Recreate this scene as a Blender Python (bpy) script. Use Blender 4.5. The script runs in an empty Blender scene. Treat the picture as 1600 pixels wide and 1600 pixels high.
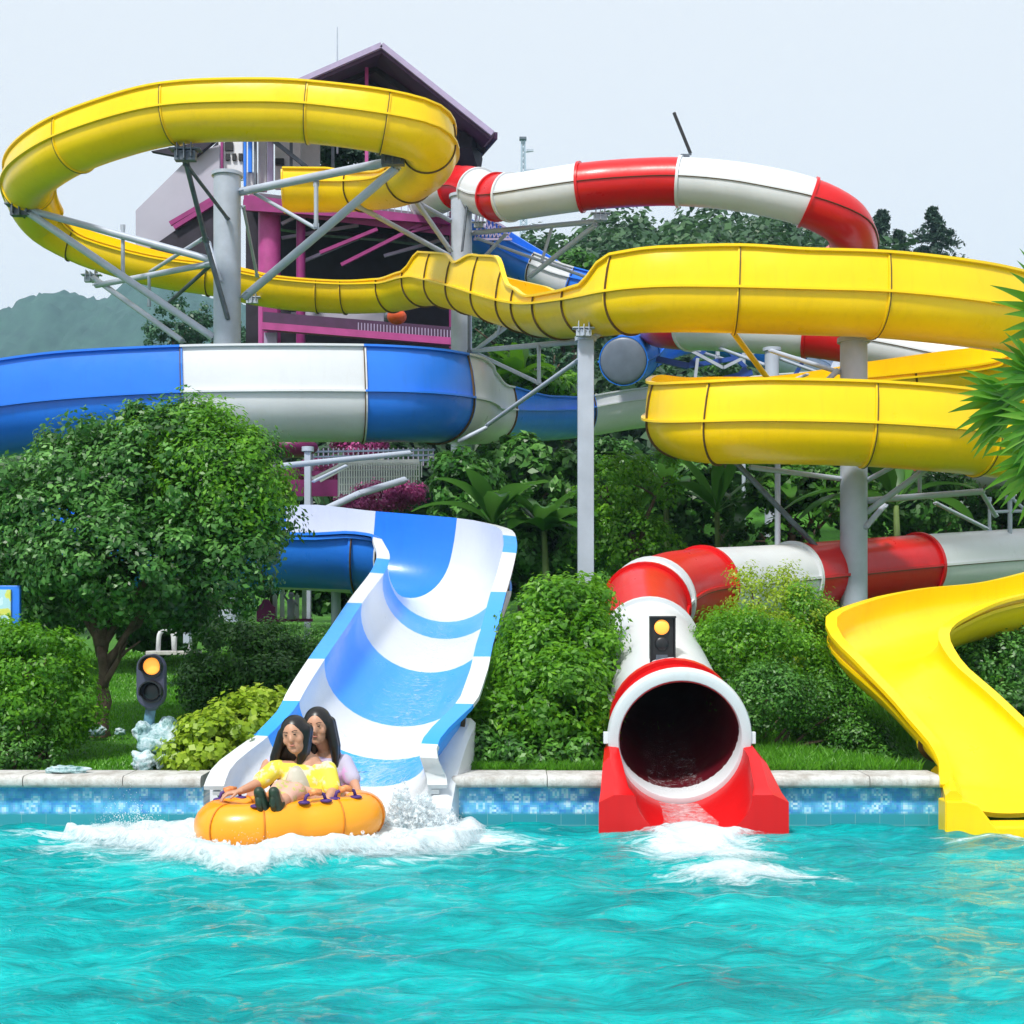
import bpy, bmesh, math, random
import numpy as np
from mathutils import Vector, Matrix, Quaternion
R_ = random.Random(7)
rng = np.random.default_rng(11)
sc = bpy.context.scene
COL = sc.collection
F = 2200.0; CX = 800.0; HY = 970.0; ZC = 2.0
def P(px, py, Y):
    "pixel of the photograph and a distance in metres -> the point out there"
    return Vector(((px-CX)*Y/F, Y, ZC+(HY-py)*Y/F))
def ground(x, y):
    z = 0.42 + 0.085*max(0.0, min(y, 32.0)-14.1)
    def ss(a, b, t):
        t = max(0.0, min(1.0, (t-a)/(b-a))); return t*t*(3-2*t)
    hill = ss(38, 112, y)*(20.5*math.exp(-((x-12)/30.0)**2) + 5.5)*(1-ss(150, 260, y))
    if (y < 14.4 and (-2.95 < x < -.65 or 4.3 < x < 6.6)) or (y < 15.4 and 1.05 < x < 2.2): z -= .6
    return z + hill
# ------------------------------------------------------------------ objects
ORG = {}
def parentless(o): return o.parent is None
def tag(o, label=None, cat=None, group=None, kind=None):
    if label: o['label'] = label
    if cat: o['category'] = cat
    if group: o['group'] = group
    if kind or (label and cat and parentless(o)): o['kind'] = kind or 'thing'
    return o
def thing(name, label, cat, loc=(0, 0, 0), group=None, kind=None):
    o = bpy.data.objects.new(name, None); COL.objects.link(o)
    o.empty_display_size = 0.2
    o.location = loc; ORG[o.name] = Vector(loc)
    return tag(o, label, cat, group, kind)
def link(name, me, mat=None, parent=None, smooth=True):
    o = bpy.data.objects.new(name, me); COL.objects.link(o)
    if mat is not None:
        for m in (mat if isinstance(mat, (list, tuple)) else [mat]): me.materials.append(m)
    if parent is not None:
        org = ORG.get(parent.name, Vector((0, 0, 0)))
        me.transform(Matrix.Translation(-org))
        o.parent = parent; ORG[o.name] = org
    else:
        ORG[o.name] = Vector((0, 0, 0))
    if smooth and len(me.polygons):
        me.polygons.foreach_set('use_smooth', [True]*len(me.polygons))
    return o
def recenter(o, c):
    "put a top-level mesh object's origin at c"
    c = Vector(c); o.data.transform(Matrix.Translation(-c)); o.location = c; ORG[o.name] = c; return o
class MB:
    def __init__(s): s.v = []; s.f = []; s.mi = []
    def add(s, vs, fs, mi=0):
        n = len(s.v); s.v += [tuple(v) for v in vs]; s.f += [tuple(i+n for i in f) for f in fs]; s.mi += [mi]*len(fs)
    def box(s, c, size, rot=None, mi=0):
        c = Vector(c); hx, hy, hz = [a/2 for a in size]
        vs = [Vector((x, y, z)) for x in (-hx, hx) for y in (-hy, hy) for z in (-hz, hz)]
        if rot is not None: vs = [rot @ v for v in vs]
        s.add([v+c for v in vs], [(0, 1, 3, 2), (4, 6, 7, 5), (0, 4, 5, 1), (2, 3, 7, 6), (0, 2, 6, 4), (1, 5, 7, 3)], mi)
    def bar(s, a, b, w, h=None, mi=0):
        a = Vector(a); b = Vector(b); h = h or w; d = b-a; L = d.length
        q = d.to_track_quat('Z', 'Y'); s.box((a+b)/2, (w, h, L), q, mi)
    def tube(s, pts, r, n=12, mi=0, cap=True):
        pts = [Vector(p) for p in pts]; rs = r if isinstance(r, (list, tuple)) else [r]*len(pts)
        vs = []; up = None
        for i, p in enumerate(pts):
            d = (pts[min(i+1, len(pts)-1)]-pts[max(i-1, 0)]).normalized()
            if up is None:
                up = Vector((0, 0, 1)) if abs(d.z) < .9 else Vector((1, 0, 0))
            a = d.cross(up).normalized(); up = a.cross(d).normalized()
            for k in range(n):
                t = 2*math.pi*k/n; vs.append(p+(a*math.cos(t)+up*math.sin(t))*rs[i])
        fs = [(i*n+k, i*n+(k+1) % n, (i+1)*n+(k+1) % n, (i+1)*n+k) for i in range(len(pts)-1) for k in range(n)]
        if cap: fs += [tuple(range(n-1, -1, -1)), tuple(range((len(pts)-1)*n, len(pts)*n))]
        s.add(vs, fs, mi)
    def ell(s, c, r, n=14, m=10, rot=None, mi=0):
        c = Vector(c); r = (r, r, r) if not hasattr(r, '__len__') else r
        vs = []
        for j in range(m+1):
            ph = -math.pi/2+math.pi*j/m
            for i in range(n):
                t = 2*math.pi*i/n
                v = Vector((r[0]*math.cos(ph)*math.cos(t), r[1]*math.cos(ph)*math.sin(t), r[2]*math.sin(ph)))
                if rot is not None: v = rot @ v
                vs.append(c+v)
        s.add(vs, [(j*n+i, j*n+(i+1) % n, (j+1)*n+(i+1) % n, (j+1)*n+i) for j in range(m) for i in range(n)], mi)
    def capsule(s, a, b, ra, rb, n=12):
        a = Vector(a); b = Vector(b); pts = []; rs = []
        d = (b-a).normalized()
        for k in range(5):
            t = -math.pi/2*(1-k/5.0); pts.append(a+d*ra*math.sin(t)); rs.append(max(ra*math.cos(t), .001))
        pts.append(a); rs.append(ra); pts.append(b); rs.append(rb)
        for k in range(1, 6):
            t = math.pi/2*k/5.0; pts.append(b+d*rb*math.sin(t)); rs.append(max(rb*math.cos(t), .001))
        s.tube(pts, rs, n)
    def prism(s, poly, y0, y1, mi=0):
        "poly of (x,z) pairs pushed from y0 to y1"
        n = len(poly)
        s.add([(x, y0, z) for x, z in poly]+[(x, y1, z) for x, z in poly],
              [tuple(range(n-1, -1, -1)), tuple(range(n, 2*n))]+[(i, (i+1) % n, n+(i+1) % n, n+i) for i in range(n)], mi)
    def mesh(s, name='m'):
        me = bpy.data.meshes.new(name); me.from_pydata(s.v, [], s.f)
        if any(s.mi): me.polygons.foreach_set('material_index', s.mi)
        bm = bmesh.new(); bm.from_mesh(me); bmesh.ops.recalc_face_normals(bm, faces=bm.faces); bm.to_mesh(me); bm.free()
        me.update(); return me
    def build(s, name, mat, parent=None, smooth=False, bevel=0, auto=None):
        o = link(name, s.mesh(name), mat, parent, smooth)
        if bevel:
            m = o.modifiers.new('bevel', 'BEVEL'); m.width = bevel; m.segments = 2; m.limit_method = 'ANGLE'; m.angle_limit = math.radians(40)
        if auto is not None:
            o.data.polygons.foreach_set('use_smooth', [True]*len(o.data.polygons))
            bm = bmesh.new(); bm.from_mesh(o.data)
            for e in bm.edges:
                if len(e.link_faces) == 2 and e.calc_face_angle(0) > math.radians(auto): e.smooth = False
            bm.to_mesh(o.data); bm.free()
        return o
def sharp(o, ang=35):
    bm = bmesh.new(); bm.from_mesh(o.data)
    for e in bm.edges:
        if len(e.link_faces) == 2 and e.calc_face_angle(0) > math.radians(ang): e.smooth = False
    bm.to_mesh(o.data); bm.free(); return o
# ------------------------------------------------------------------ materials
def newmat(name):
    m = bpy.data.materials.new(name); m.use_nodes = True
    nt = m.node_tree; nt.nodes.clear()
    out = nt.nodes.new('ShaderNodeOutputMaterial'); b = nt.nodes.new('ShaderNodeBsdfPrincipled')
    nt.links.new(b.outputs[0], out.inputs[0])
    return m, nt, b, out
def N(nt, t, **kw):
    n = nt.nodes.new('ShaderNode'+t)
    for k, v in kw.items():
        if k.startswith('i_'): n.inputs[k[2:].replace('_', ' ')].default_value = v
        elif k.startswith('n') and k[1:].isdigit(): n.inputs[int(k[1:])].default_value = v
        else: setattr(n, k, v)
    return n
def ramp(nt, fac, stops):
    r = nt.nodes.new('ShaderNodeValToRGB'); nt.links.new(fac, r.inputs[0])
    e = r.color_ramp.elements
    while len(e) < len(stops): e.new(.5)
    for i, (p, c) in enumerate(stops): e[i].position = p; e[i].color = (*c, 1) if len(c) == 3 else c
    return r
def mixc(nt, fac, a, b, mode='MIX'):
    m = nt.nodes.new('ShaderNodeMix'); m.data_type = 'RGBA'; m.blend_type = mode
    for s, v in ((0, fac), (6, a), (7, b)):
        if hasattr(v, 'links'): nt.links.new(v, m.inputs[s])
        elif isinstance(v, (int, float)): m.inputs[s].default_value = v
        else: m.inputs[s].default_value = (*v[:3], 1)
    return m.outputs[2]
def objco(nt, scale=(1, 1, 1)):
    g = N(nt, 'NewGeometry'); mp = N(nt, 'Mapping'); mp.inputs['Scale'].default_value = scale
    nt.links.new(g.outputs['Position'], mp.inputs[0]); return mp.outputs[0]
def noise(nt, vec, scale, detail=4, rough=.55, dist=0):
    n = N(nt, 'TexNoise'); n.inputs['Scale'].default_value = scale; n.inputs['Detail'].default_value = detail
    n.inputs['Roughness'].default_value = rough; n.inputs['Distortion'].default_value = dist
    if vec is not None: nt.links.new(vec, n.inputs['Vector'])
    return n.outputs[0]
def plain(name, c, rough=.5, metal=0, var=.12, vs=3.0, coat=0, spec=.5, emit=0, bump=0):
    m, nt, b, out = newmat(name)
    v = objco(nt)
    n = noise(nt, v, vs, 5)
    lo = tuple(x*(1-var) for x in c); hi = tuple(min(1, x*(1+var)) for x in c)
    r = ramp(nt, n, [(.3, lo), (.7, hi)])
    nt.links.new(r.outputs[0], b.inputs['Base Color'])
    b.inputs['Roughness'].default_value = rough; b.inputs['Metallic'].default_value = metal
    b.inputs['Coat Weight'].default_value = coat; b.inputs['Coat Roughness'].default_value = .15
    b.inputs['Specular IOR Level'].default_value = spec
    if emit:
        b.inputs['Emission Color'].default_value = (*c, 1); b.inputs['Emission Strength'].default_value = emit
    if bump:
        bp = N(nt, 'Bump'); bp.inputs['Strength'].default_value = bump; bp.inputs['Distance'].default_value = .02
        nt.links.new(noise(nt, v, vs*8, 4), bp.inputs['Height']); nt.links.new(bp.outputs[0], b.inputs['Normal'])
    return m
def gelcoat(name, c, grime=(.25, .2, .12), g=.10, rough=.28, trans=0):
    "glossy fibreglass with sun-fading, run-off streaks and scuffs"
    m, nt, b, out = newmat(name)
    v = objco(nt)
    big = noise(nt, v, .7, 4)
    fade = ramp(nt, big, [(.3, tuple(x*.93 for x in c)), (.7, tuple(min(.95, x*1.04+.004) for x in c))])
    st = noise(nt, objco(nt, (5, 5, .55)), 1.6, 6, .65)
    fs = ramp(nt, st, [(.52, (0, 0, 0)), (.78, (1, 1, 1))])
    mul = N(nt, 'Math', operation='MULTIPLY'); nt.links.new(fs.outputs[0], mul.inputs[0]); mul.inputs[1].default_value = g*2
    col = mixc(nt, mul.outputs[0], fade.outputs[0], grime)
    nt.links.new(col, b.inputs['Base Color'])
    rr = N(nt, 'MapRange'); nt.links.new(noise(nt, v, 2.2, 5), rr.inputs[0])
    rr.inputs['To Min'].default_value = rough-.08; rr.inputs['To Max'].default_value = rough+.16
    nt.links.new(rr.outputs[0], b.inputs['Roughness'])
    b.inputs['Specular IOR Level'].default_value = .35; b.inputs['Coat Weight'].default_value = .10; b.inputs['Coat Roughness'].default_value = .12
    bp = N(nt, 'Bump'); bp.inputs['Strength'].default_value = .18; bp.inputs['Distance'].default_value = .03
    nt.links.new(noise(nt, v, 3.0, 3), bp.inputs['Height']); nt.links.new(bp.outputs[0], b.inputs['Normal'])
    return m
def leafmat(name, lo, mid, hi, trans=.22, rough=.42):
    m, nt, b, out = newmat(name)
    at = N(nt, 'Attribute'); at.attribute_name = 'var'
    r = ramp(nt, at.outputs['Fac'], [(0.0, lo), (.5, mid), (1.0, hi)])
    nt.links.new(r.outputs[0], b.inputs['Base Color'])
    b.inputs['Roughness'].default_value = rough
    t = N(nt, 'BsdfTranslucent'); mx = N(nt, 'MixShader'); mx.inputs[0].default_value = trans
    c2 = mixc(nt, .5, r.outputs[0], tuple(min(1, x*1.6) for x in hi))
    nt.links.new(c2, t.inputs[0])
    nt.links.new(b.outputs[0], mx.inputs[1]); nt.links.new(t.outputs[0], mx.inputs[2]); nt.links.new(mx.outputs[0], out.inputs[0])
    return m
M = {}
M['yellow'] = gelcoat('yellow_gelcoat', (.95, .62, .0), grime=(.42, .24, .02), g=.08)
M['blue'] = gelcoat('blue_gelcoat', (.022, .20, .82), grime=(.03, .09, .28), g=.08)
M['light_blue'] = gelcoat('light_blue_gelcoat', (.04, .33, .92), grime=(.02, .12, .35), g=.04)
M['white'] = gelcoat('white_gelcoat', (.66, .69, .72), grime=(.45, .42, .36), g=.08)
M['red'] = gelcoat('red_gelcoat', (.62, .006, .008), grime=(.25, .01, .01), g=.08)
M['shaded_red'] = gelcoat('shaded_red_inner_skin', (.09, .004, .010), g=.1)  # red tube lining, darkened in the colour for the shade inside
M['seam'] = plain('seam_sealant', (.10, .055, .015), .7)
M['steel'] = plain('galvanised_steel', (.40, .45, .54), .48, .1, .10, 2.5)
M['steel_dark'] = plain('weathered_steel', (.10, .12, .15), .5, .3, .3, 6)
M['bolt'] = plain('dark_bolt', (.05, .05, .055), .5, .5)
M['purple'] = plain('purple_roofing', (.05, .014, .06), .6, var=.25)
M['lilac'] = plain('lilac_trim', (.33, .28, .44), .5)
M['magenta'] = plain('magenta_paint', (.24, .012, .14), .45, var=.2)
M['pink'] = plain('pink_paint', (.40, .05, .24), .5, var=.15)
M['lilac_wall'] = plain('lilac_grey_panel', (.36, .35, .44), .6, var=.07, vs=.8)
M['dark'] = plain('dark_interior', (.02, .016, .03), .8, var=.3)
M['offwhite'] = plain('off_white_panel', (.66, .67, .70), .55, var=.08)
M['black'] = plain('black_plastic', (.012, .012, .014), .35)
M['amber'] = plain('amber_lamp', (1.0, .36, .05), .4, emit=1.1, var=.03)
M['bark'] = plain('grey_brown_bark', (.13, .09, .06), .9, var=.4, vs=9, bump=.8)
M['stem'] = plain('green_stem', (.10, .16, .04), .7, var=.3)
# ------------------------------------------------------------------ flumes and tubes
def spline(st, step=.22):
    "st: rows of (px,py,Y,hl,hr,bank,R,ry). Catmull-Rom, then even resampling. returns array rows and station index u"
    A = []
    for s in st:
        p = P(*s[:3]); A.append([p.x, p.y, p.z]+list(s[3:]))
    A = np.array(A, float); n = len(A)
    out = []; us = []
    for i in range(n-1):
        p0 = A[max(i-1, 0)]; p1 = A[i]; p2 = A[i+1]; p3 = A[min(i+2, n-1)]
        L = np.linalg.norm(p2[:3]-p1[:3]); k = max(3, int(L/step))
        d1 = max(np.linalg.norm(p1[:3]-p0[:3]), 1e-6)**.5 if i > 0 else L**.5
        d2 = L**.5; d3 = max(np.linalg.norm(p3[:3]-p2[:3]), 1e-6)**.5 if i < n-2 else L**.5
        if i == 0: p0 = 2*p1-p2
        if i == n-2: p3 = 2*p2-p1
        t0 = 0; t1 = d1; t2 = t1+d2; t3 = t2+d3
        for j in range(k):
            f = j/k; t = t1+(t2-t1)*f
            A1 = (t1-t)/(t1-t0)*p0+(t-t0)/(t1-t0)*p1
            A2 = (t2-t)/(t2-t1)*p1+(t-t1)/(t2-t1)*p2
            A3 = (t3-t)/(t3-t2)*p2+(t-t2)/(t3-t2)*p3
            B1 = (t2-t)/(t2-t0)*A1+(t-t0)/(t2-t0)*A2
            B2 = (t3-t)/(t3-t1)*A2+(t-t1)/(t3-t1)*A3
            C = (t2-t)/(t2-t1)*B1+(t-t1)/(t2-t1)*B2
            g = f*f*(3-2*f); C[3:] = p1[3:]*(1-g)+p2[3:]*g
            out.append(C); us.append(i+f)
    out.append(A[-1]); us.append(n-1)
    return np.array(out), np.array(us)
def frames(A):
    n = len(A); T = np.zeros((n, 3))
    T[1:-1] = A[2:, :3]-A[:-2, :3]; T[0] = A[1, :3]-A[0, :3]; T[-1] = A[-1, :3]-A[-2, :3]
    for _ in range(3):
        T[1:-1] = (T[:-2]+2*T[1:-1]+T[2:])/4
    T /= np.linalg.norm(T, axis=1)[:, None]
    Rt = np.cross(T, np.array([0, 0, 1.0])); Rt /= np.linalg.norm(Rt, axis=1)[:, None]
    U = np.cross(Rt, T)
    b = A[:, 5][:, None]
    return T, Rt*np.cos(b)+U*np.sin(b), U*np.cos(b)-Rt*np.sin(b)
def flume_profile(hl, hr, R, ry, lip=.07, th=.03, lean=.10, fl=.075, arcn=22):
    "closed outline (s,t): outer skin from the left lip down and round to the right lip, then the inner skin back"
    o = []
    def wall(side, h):
        w = []
        for k in (1, .75, .5, .25):
            w.append((side*(R - lean*h*k*k*1.2), max(h, .05)*k))
        return w
    hl = max(hl, .05); hr = max(hr, .05)
    L = wall(-1, hl); Rr = wall(1, hr)
    o += [(L[0][0]+th, L[0][1]+.012), (L[0][0]-lip, L[0][1]+.012), (L[0][0]-lip, L[0][1]-.03), (L[0][0]-.002, L[0][1]-.034)]
    o += [(x, min(z, hl-.04) if z > hl-.04 else z) for x, z in L[1:]]
    o += [(-R, .012), (-R-fl, .012), (-R-fl, -.028), (-R, -.03)]
    for k in range(1, arcn):
        a = math.pi+math.pi*k/arcn
        o.append((R*math.cos(a), R*ry*math.sin(a)-.03))
    o += [(R, -.03), (R+fl, -.028), (R+fl, .012), (R, .012)]
    o += [(x, min(z, hr-.04) if z > hr-.04 else z) for x, z in Rr[:0:-1]]
    o += [(Rr[0][0]+.002, Rr[0][1]-.034), (Rr[0][0]+lip, Rr[0][1]-.03), (Rr[0][0]+lip, Rr[0][1]+.012), (Rr[0][0]-th, Rr[0][1]+.012)]
    Ri = R-th
    o += [(x-th, z) for x, z in Rr[1:]]
    o.append((Ri, 0))
    for k in range(1, arcn):
        a = 2*math.pi-math.pi*k/arcn
        o.append((Ri*math.cos(a), (R*ry-th)*math.sin(a)))
    o.append((-Ri, 0))
    o += [(x+th, z) for x, z in L[:0:-1]]
    return o
def loft(rows, closed_loop=True, cap=True):
    mb = MB(); n = len(rows[0]); m = len(rows)
    vs = [v for r in rows for v in r]
    fs = [(i*n+k, i*n+(k+1) % n, (i+1)*n+(k+1) % n, (i+1)*n+k) for i in range(m-1) for k in range(n if closed_loop else n-1)]
    mb.add(vs, fs)
    return mb
def slice_path(A, us, u0, u1):
    idx = [i for i in range(len(us)) if u0+.001 < us[i] < u1-.001]
    def at(u):
        return np.array([np.interp(u, us, A[:, c]) for c in range(A.shape[1])])
    return np.vstack([at(u0)]+[A[i] for i in idx]+[at(u1)])
def fr_at(A, us, T, Rt, U, u):
    f = lambda X: np.array([np.interp(u, us, X[:, c]) for c in range(3)])
    return f(T), f(Rt), f(U)
def R_in(r): return r*.2
def open_flume(root, st, sections, lip=.07, lean=.10, joint=.035, fl=.075, jh=.032, shrink=.0, ridx=None):
    A, us = spline(st); T, Rt, U = frames(A)
    for si, sec in enumerate(sections):
        u0, u1, mat = sec[:3]; mat2 = sec[3] if len(sec) > 3 else None
        seg = slice_path(A, us, u0, u1)
        uu = [u0]+[us[i] for i in range(len(us)) if u0+.001 < us[i] < u1-.001]+[u1]
        rows = []
        for r, u in zip(seg, uu):
            t, rt, up = fr_at(A, us, T, Rt, U, u)
            prof = flume_profile(r[3], r[4], r[6], r[7], lip=lip if not callable(lip) else lip(u), lean=lean, fl=fl)
            rows.append([tuple(r[:3]+rt*s+up*q) for s, q in prof])
        # a hair of gap between neighbouring sections so faces never coincide
        if shrink: rows[0] = [tuple(Vector(a).lerp(Vector(b), min(.5, shrink/max(1e-4, (Vector(b)-Vector(a)).length)))) for a, b in zip(rows[0], rows[1])]
        mb = loft(rows); n = len(rows[0])
        if mat2:
            for fi in range(len(mb.f)):
                k = fi % n
                if k < n-1 and prof[k][0] > R_in(r[6]) or (prof[k][0] > R_in(r[6])): mb.mi[fi] = 1
        # end caps as quad strips between outer and inner skins
        mb.f += [tuple(range(n)), tuple(range(len(rows)*n-1, (len(rows)-1)*n-1, -1))]; mb.mi += [0, 0]
        o = link('flume_section', mb.mesh(), [M[mat], M[mat2]] if mat2 else M[mat], root); sharp(o, 32)
        if joint:
            # outer joint: two bolted collars with a sealant line between, under the trough and up the walls
            r = slice_path(A, us, u0, u1)[0]; t, rt, up = fr_at(A, us, T, Rt, U, u0)
            for off, wid, hgt, mt, nm in ((-joint*.55, joint, jh, mat, 'joint_flange'), (0.0, .018, jh+.006, 'seam', 'sealant_line')):
                if si == 0 and nm == 'sealant_line': continue
                mb = MB(); rows = []
                p0 = flume_profile(r[3], r[4], r[6]+.003, r[7], lip=.02, lean=lean, fl=.02)[:0]
                arc = []
                Rr, ry, hl, hr = r[6], r[7], max(r[3], .06), max(r[4], .06)
                for k in (1, .6, .2): arc.append((-(Rr-lean*hl*k*k*1.2), hl*k-.05*(k == 1)))
                for k in range(0, 23):
                    a = math.pi+math.pi*k/22; arc.append((Rr*math.cos(a), Rr*ry*math.sin(a)-.03))
                for k in (.2, .6, 1): arc.append(((Rr-lean*hr*k*k*1.2), hr*k-.05*(k == 1)))
                ring = []
                for j, (s, q) in enumerate(arc):
                    a = arc[max(j-1, 0)]; b = arc[min(j+1, len(arc)-1)]
                    dx, dz = b[0]-a[0], b[1]-a[1]; L = math.hypot(dx, dz) or 1
                    nx, nz = dz/L, -dx/L
                    if nx*s+nz*(q if q < 0 else 0) < 0: nx, nz = -nx, -nz
                    ii = (s-nx*.004, q-nz*.004); oo = (s+nx*hgt, q+nz*hgt)
                    c = r[:3]+t*(off if nm == 'joint_flange' else .0)
                    ring.append([tuple(c+rt*w[0]+up*w[1]+t*d) for w, d in ((ii, -wid/2), (oo, -wid/2), (oo, wid/2), (ii, wid/2))])
                mb = loft(ring); n = 4
                mb.f += [(0, 1, 2, 3), tuple(len(ring)*4-4+i for i in (3, 2, 1, 0))]; mb.mi += [0, 0]
                jo = link(nm, mb.mesh(), M[mt], o, smooth=False)
    return A, us
def closed_tube(root, st, sections, th=.03, collar=.05, n=40, inner=True):
    A, us = spline(st); T, Rt, U = frames(A)
    for si, (u0, u1, mat) in enumerate(sections):
        seg = slice_path(A, us, u0, u1)
        uu = [u0]+[us[i] for i in range(len(us)) if u0+.001 < us[i] < u1-.001]+[u1]
        ro, ri = [], []
        seam = []
        for r, u in zip(seg, uu):
            t, rt, up = fr_at(A, us, T, Rt, U, u)
            ring = []
            for k in range(n):
                a = 2*math.pi*k/n; ring.append(tuple(r[:3]+(rt*math.cos(a)+up*math.sin(a))*r[6]))
            ro.append(ring)
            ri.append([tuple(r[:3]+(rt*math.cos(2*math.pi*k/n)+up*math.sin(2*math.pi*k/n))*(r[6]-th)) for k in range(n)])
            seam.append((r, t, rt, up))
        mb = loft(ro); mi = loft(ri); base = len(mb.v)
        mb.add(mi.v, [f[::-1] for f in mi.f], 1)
        for b0, b1 in ((0, base), (base-n, len(mb.v)-n)):
            for k in range(n): mb.f.append((b0+k, b0+(k+1) % n, b1+(k+1) % n, b1+k)); mb.mi.append(0)
        o = link('tube_section', mb.mesh(), [M[mat], M['shaded_red'] if inner else M[mat]], root); sharp(o, 40)
        # the horizontal seam ribs on both sides
        for sd in (1, -1):
            rows = []
            for r, t, rt, up in seam:
                c = r[:3]; q = r[6]
                rows.append([tuple(c+rt*sd*a+up*b) for a, b in ((q-.006, .022), (q+.035, .022), (q+.035, -.022), (q-.006, -.022))])
            sm = loft(rows); sm.f += [(0, 1, 2, 3), tuple(len(rows)*4-4+i for i in (3, 2, 1, 0))]; sm.mi += [0, 0]
            link('side_seam', sm.mesh(), M[mat], o, smooth=False)
            rows = []
            for r, t, rt, up in seam:
                c = r[:3]; q = r[6]
                rows.append([tuple(c+rt*sd*a+up*b) for a, b in ((q-.006, -.023), (q+.030, -.023), (q+.028, -.036), (q-.006, -.036))])
            sm = loft(rows); sm.f += [(0, 1, 2, 3), tuple(len(rows)*4-4+i for i in (3, 2, 1, 0))]; sm.mi += [0, 0]
            link('sealant_line', sm.mesh(), M['seam'], o, smooth=False)
        if collar:
            r = seam[0][0]; t, rt, up = seam[0][1:]
            w = .07
            rows = []
            for (rad, d) in ((r[6]-.01, -w), (r[6]+collar, -w), (r[6]+collar, 0), (r[6]-.01, 0)):
                rows.append([tuple(r[:3]+t*d+(rt*math.cos(2*math.pi*k/n)+up*math.sin(2*math.pi*k/n))*rad) for k in range(n)])
            mb = loft(rows); co = link('joint_collar', mb.mesh(), M[mat], o, smooth=True); sharp(co, 40)
    return A, us

# ---- yellow flume: start on the tower, the big ring, the drop to the right, the double loop
Z = .03
yel = [(445,293,37,.34,.34,0,.6,1),(520,293,37,.34,.34,0,.6,1),(590,288,36,.45,.2,0,.6,1),(640,274,34,.5,.12,0,.6,1),
 (672,240,32,.5,.12,0,.6,1),(655,208,31,.5,.1,0,.6,1),(600,193,30.7,.52,.1,0,.6,1),(482,177,30.7,.5,.1,0,.6,1),(400,174,30.7,.5,.1,0,.6,1),(270,180,31,.5,.1,0,.6,1),
 (168,206,31.6,.48,.1,0,.6,1),(90,240,32.6,.48,.1,0,.6,1),(44,290,35,.45,.1,0,.6,1),(72,345,37,.45,.08,0,.6,1),(120,372,37.3,.4,.08,0,.6,1),(165,389,37.2,.4,.08,0,.6,1),
 (255,413,37,.4,.08,0,.6,1),(330,424,37,.38,.08,0,.6,1),(430,444,37,.34,.08,0,.6,1),(540,452,37,.32,.08,0,.6,1),(612,449,36.6,.32,.1,0,.6,1),(662,438,35,.25,.14,0,.6,1),
 (682,437,34.5,.3,.60,0,.6,1),(725,445,33,.3,.66,0,.6,1),(742,449,32.3,.3,.52,0,.6,1),(770,457,31.2,.3,.78,0,.6,1),(806,467,29.7,.3,.84,0,.6,1),(838,474,28.4,.2,.30,0,.6,1),(870,477,27.2,.1,.14,0,.6,1),(920,472,25.6,.12,.16,0,.6,1),
 (955,467,24.6,.14,.2,0,.6,1),(985,463,24,.2,.62,0,.6,1),(1035,460,23.7,.2,.66,0,.6,1),(1150,461,23.6,.15,.70,0,.6,1),(1260,464,23.5,.15,.66,0,.6,1),(1369,468,23.5,.12,.66,0,.6,1),(1500,482,24,.12,.66,0,.6,1),
 (1600,500,25,.12,.62,0,.6,1),(1670,525,27,.12,.6,0,.6,1),(1655,553,29,.12,.6,0,.6,1),(1560,574,29.8,.1,.55,0,.6,1),(1400,596,28.6,.1,.5,0,.6,1),(1250,612,27.8,.1,.4,0,.6,1),(1130,626,27,.1,.5,0,.6,1),
 (1072,640,25.2,.12,.62,0,.6,1),(1066,656,24,.12,.62,0,.6,1),(1110,664,23.1,.12,.64,0,.6,1),(1200,664,22.8,.12,.66,0,.6,1),(1353,668,22.8,.12,.66,0,.6,1),(1450,675,22.9,.12,.66,0,.6,1),(1530,684,23.4,.12,.66,0,.6,1),
 (1640,700,23.4,.2,.5,0,.6,1),(1780,745,22.2,.4,.3,0,.6,1),(1860,800,20.6,.5,.2,0,.6,1)]
cuts = [0,1.6,3,4.4,6,7,9,10.6,12,14,15.5,17,18.6,19,20,21,22.4,23.6,25.2,26.4,27.2,28.2,29.2,31,33,35,37,39,41,43,45,46.2,48,50,52,53]
ys = thing('water_slide', 'long open yellow flume that rings the top left corner and loops twice at the right', 'water slide', P(355, 1000, 34))
yA, yU = open_flume(ys, yel, [(a, b, 'yellow') for a, b in zip(cuts[:-1], cuts[1:])])
# lower end of the yellow flume: it swings in from the right and drops into the pool
ye = [(1840,868,19.6,.1,.4,0,.62,.8),(1720,905,19.0,.1,.24,0,.62,.75),(1600,932,18.4,.10,.20,0,.62,.72),(1500,948,17.9,.10,.20,.04,.62,.7),(1432,968,17.3,.09,.20,.06,.62,.68),(1384,996,16.5,.08,.20,.06,.62,.62),
 (1404,1036,15.7,.07,.16,.04,.62,.55),(1465,1090,15.0,.06,.10,0,.62,.5),(1525,1150,14.4,.05,.08,0,.64,.46),(1570,1195,14.0,.05,.06,0,.67,.46),(1592,1232,13.7,.05,.05,0,.70,.5)]
yx = thing('water_slide', 'end of the yellow flume bending round and dropping over the coping at the right edge', 'water slide', P(1500, 1200, 15))
xA, xU = open_flume(yx, ye, [(0,2.1,'yellow'),(2.1,4.7,'yellow'),(4.7,8,'yellow'),(8,10,'yellow')], lip=.10, joint=.04, jh=.04, fl=.05)

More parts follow.
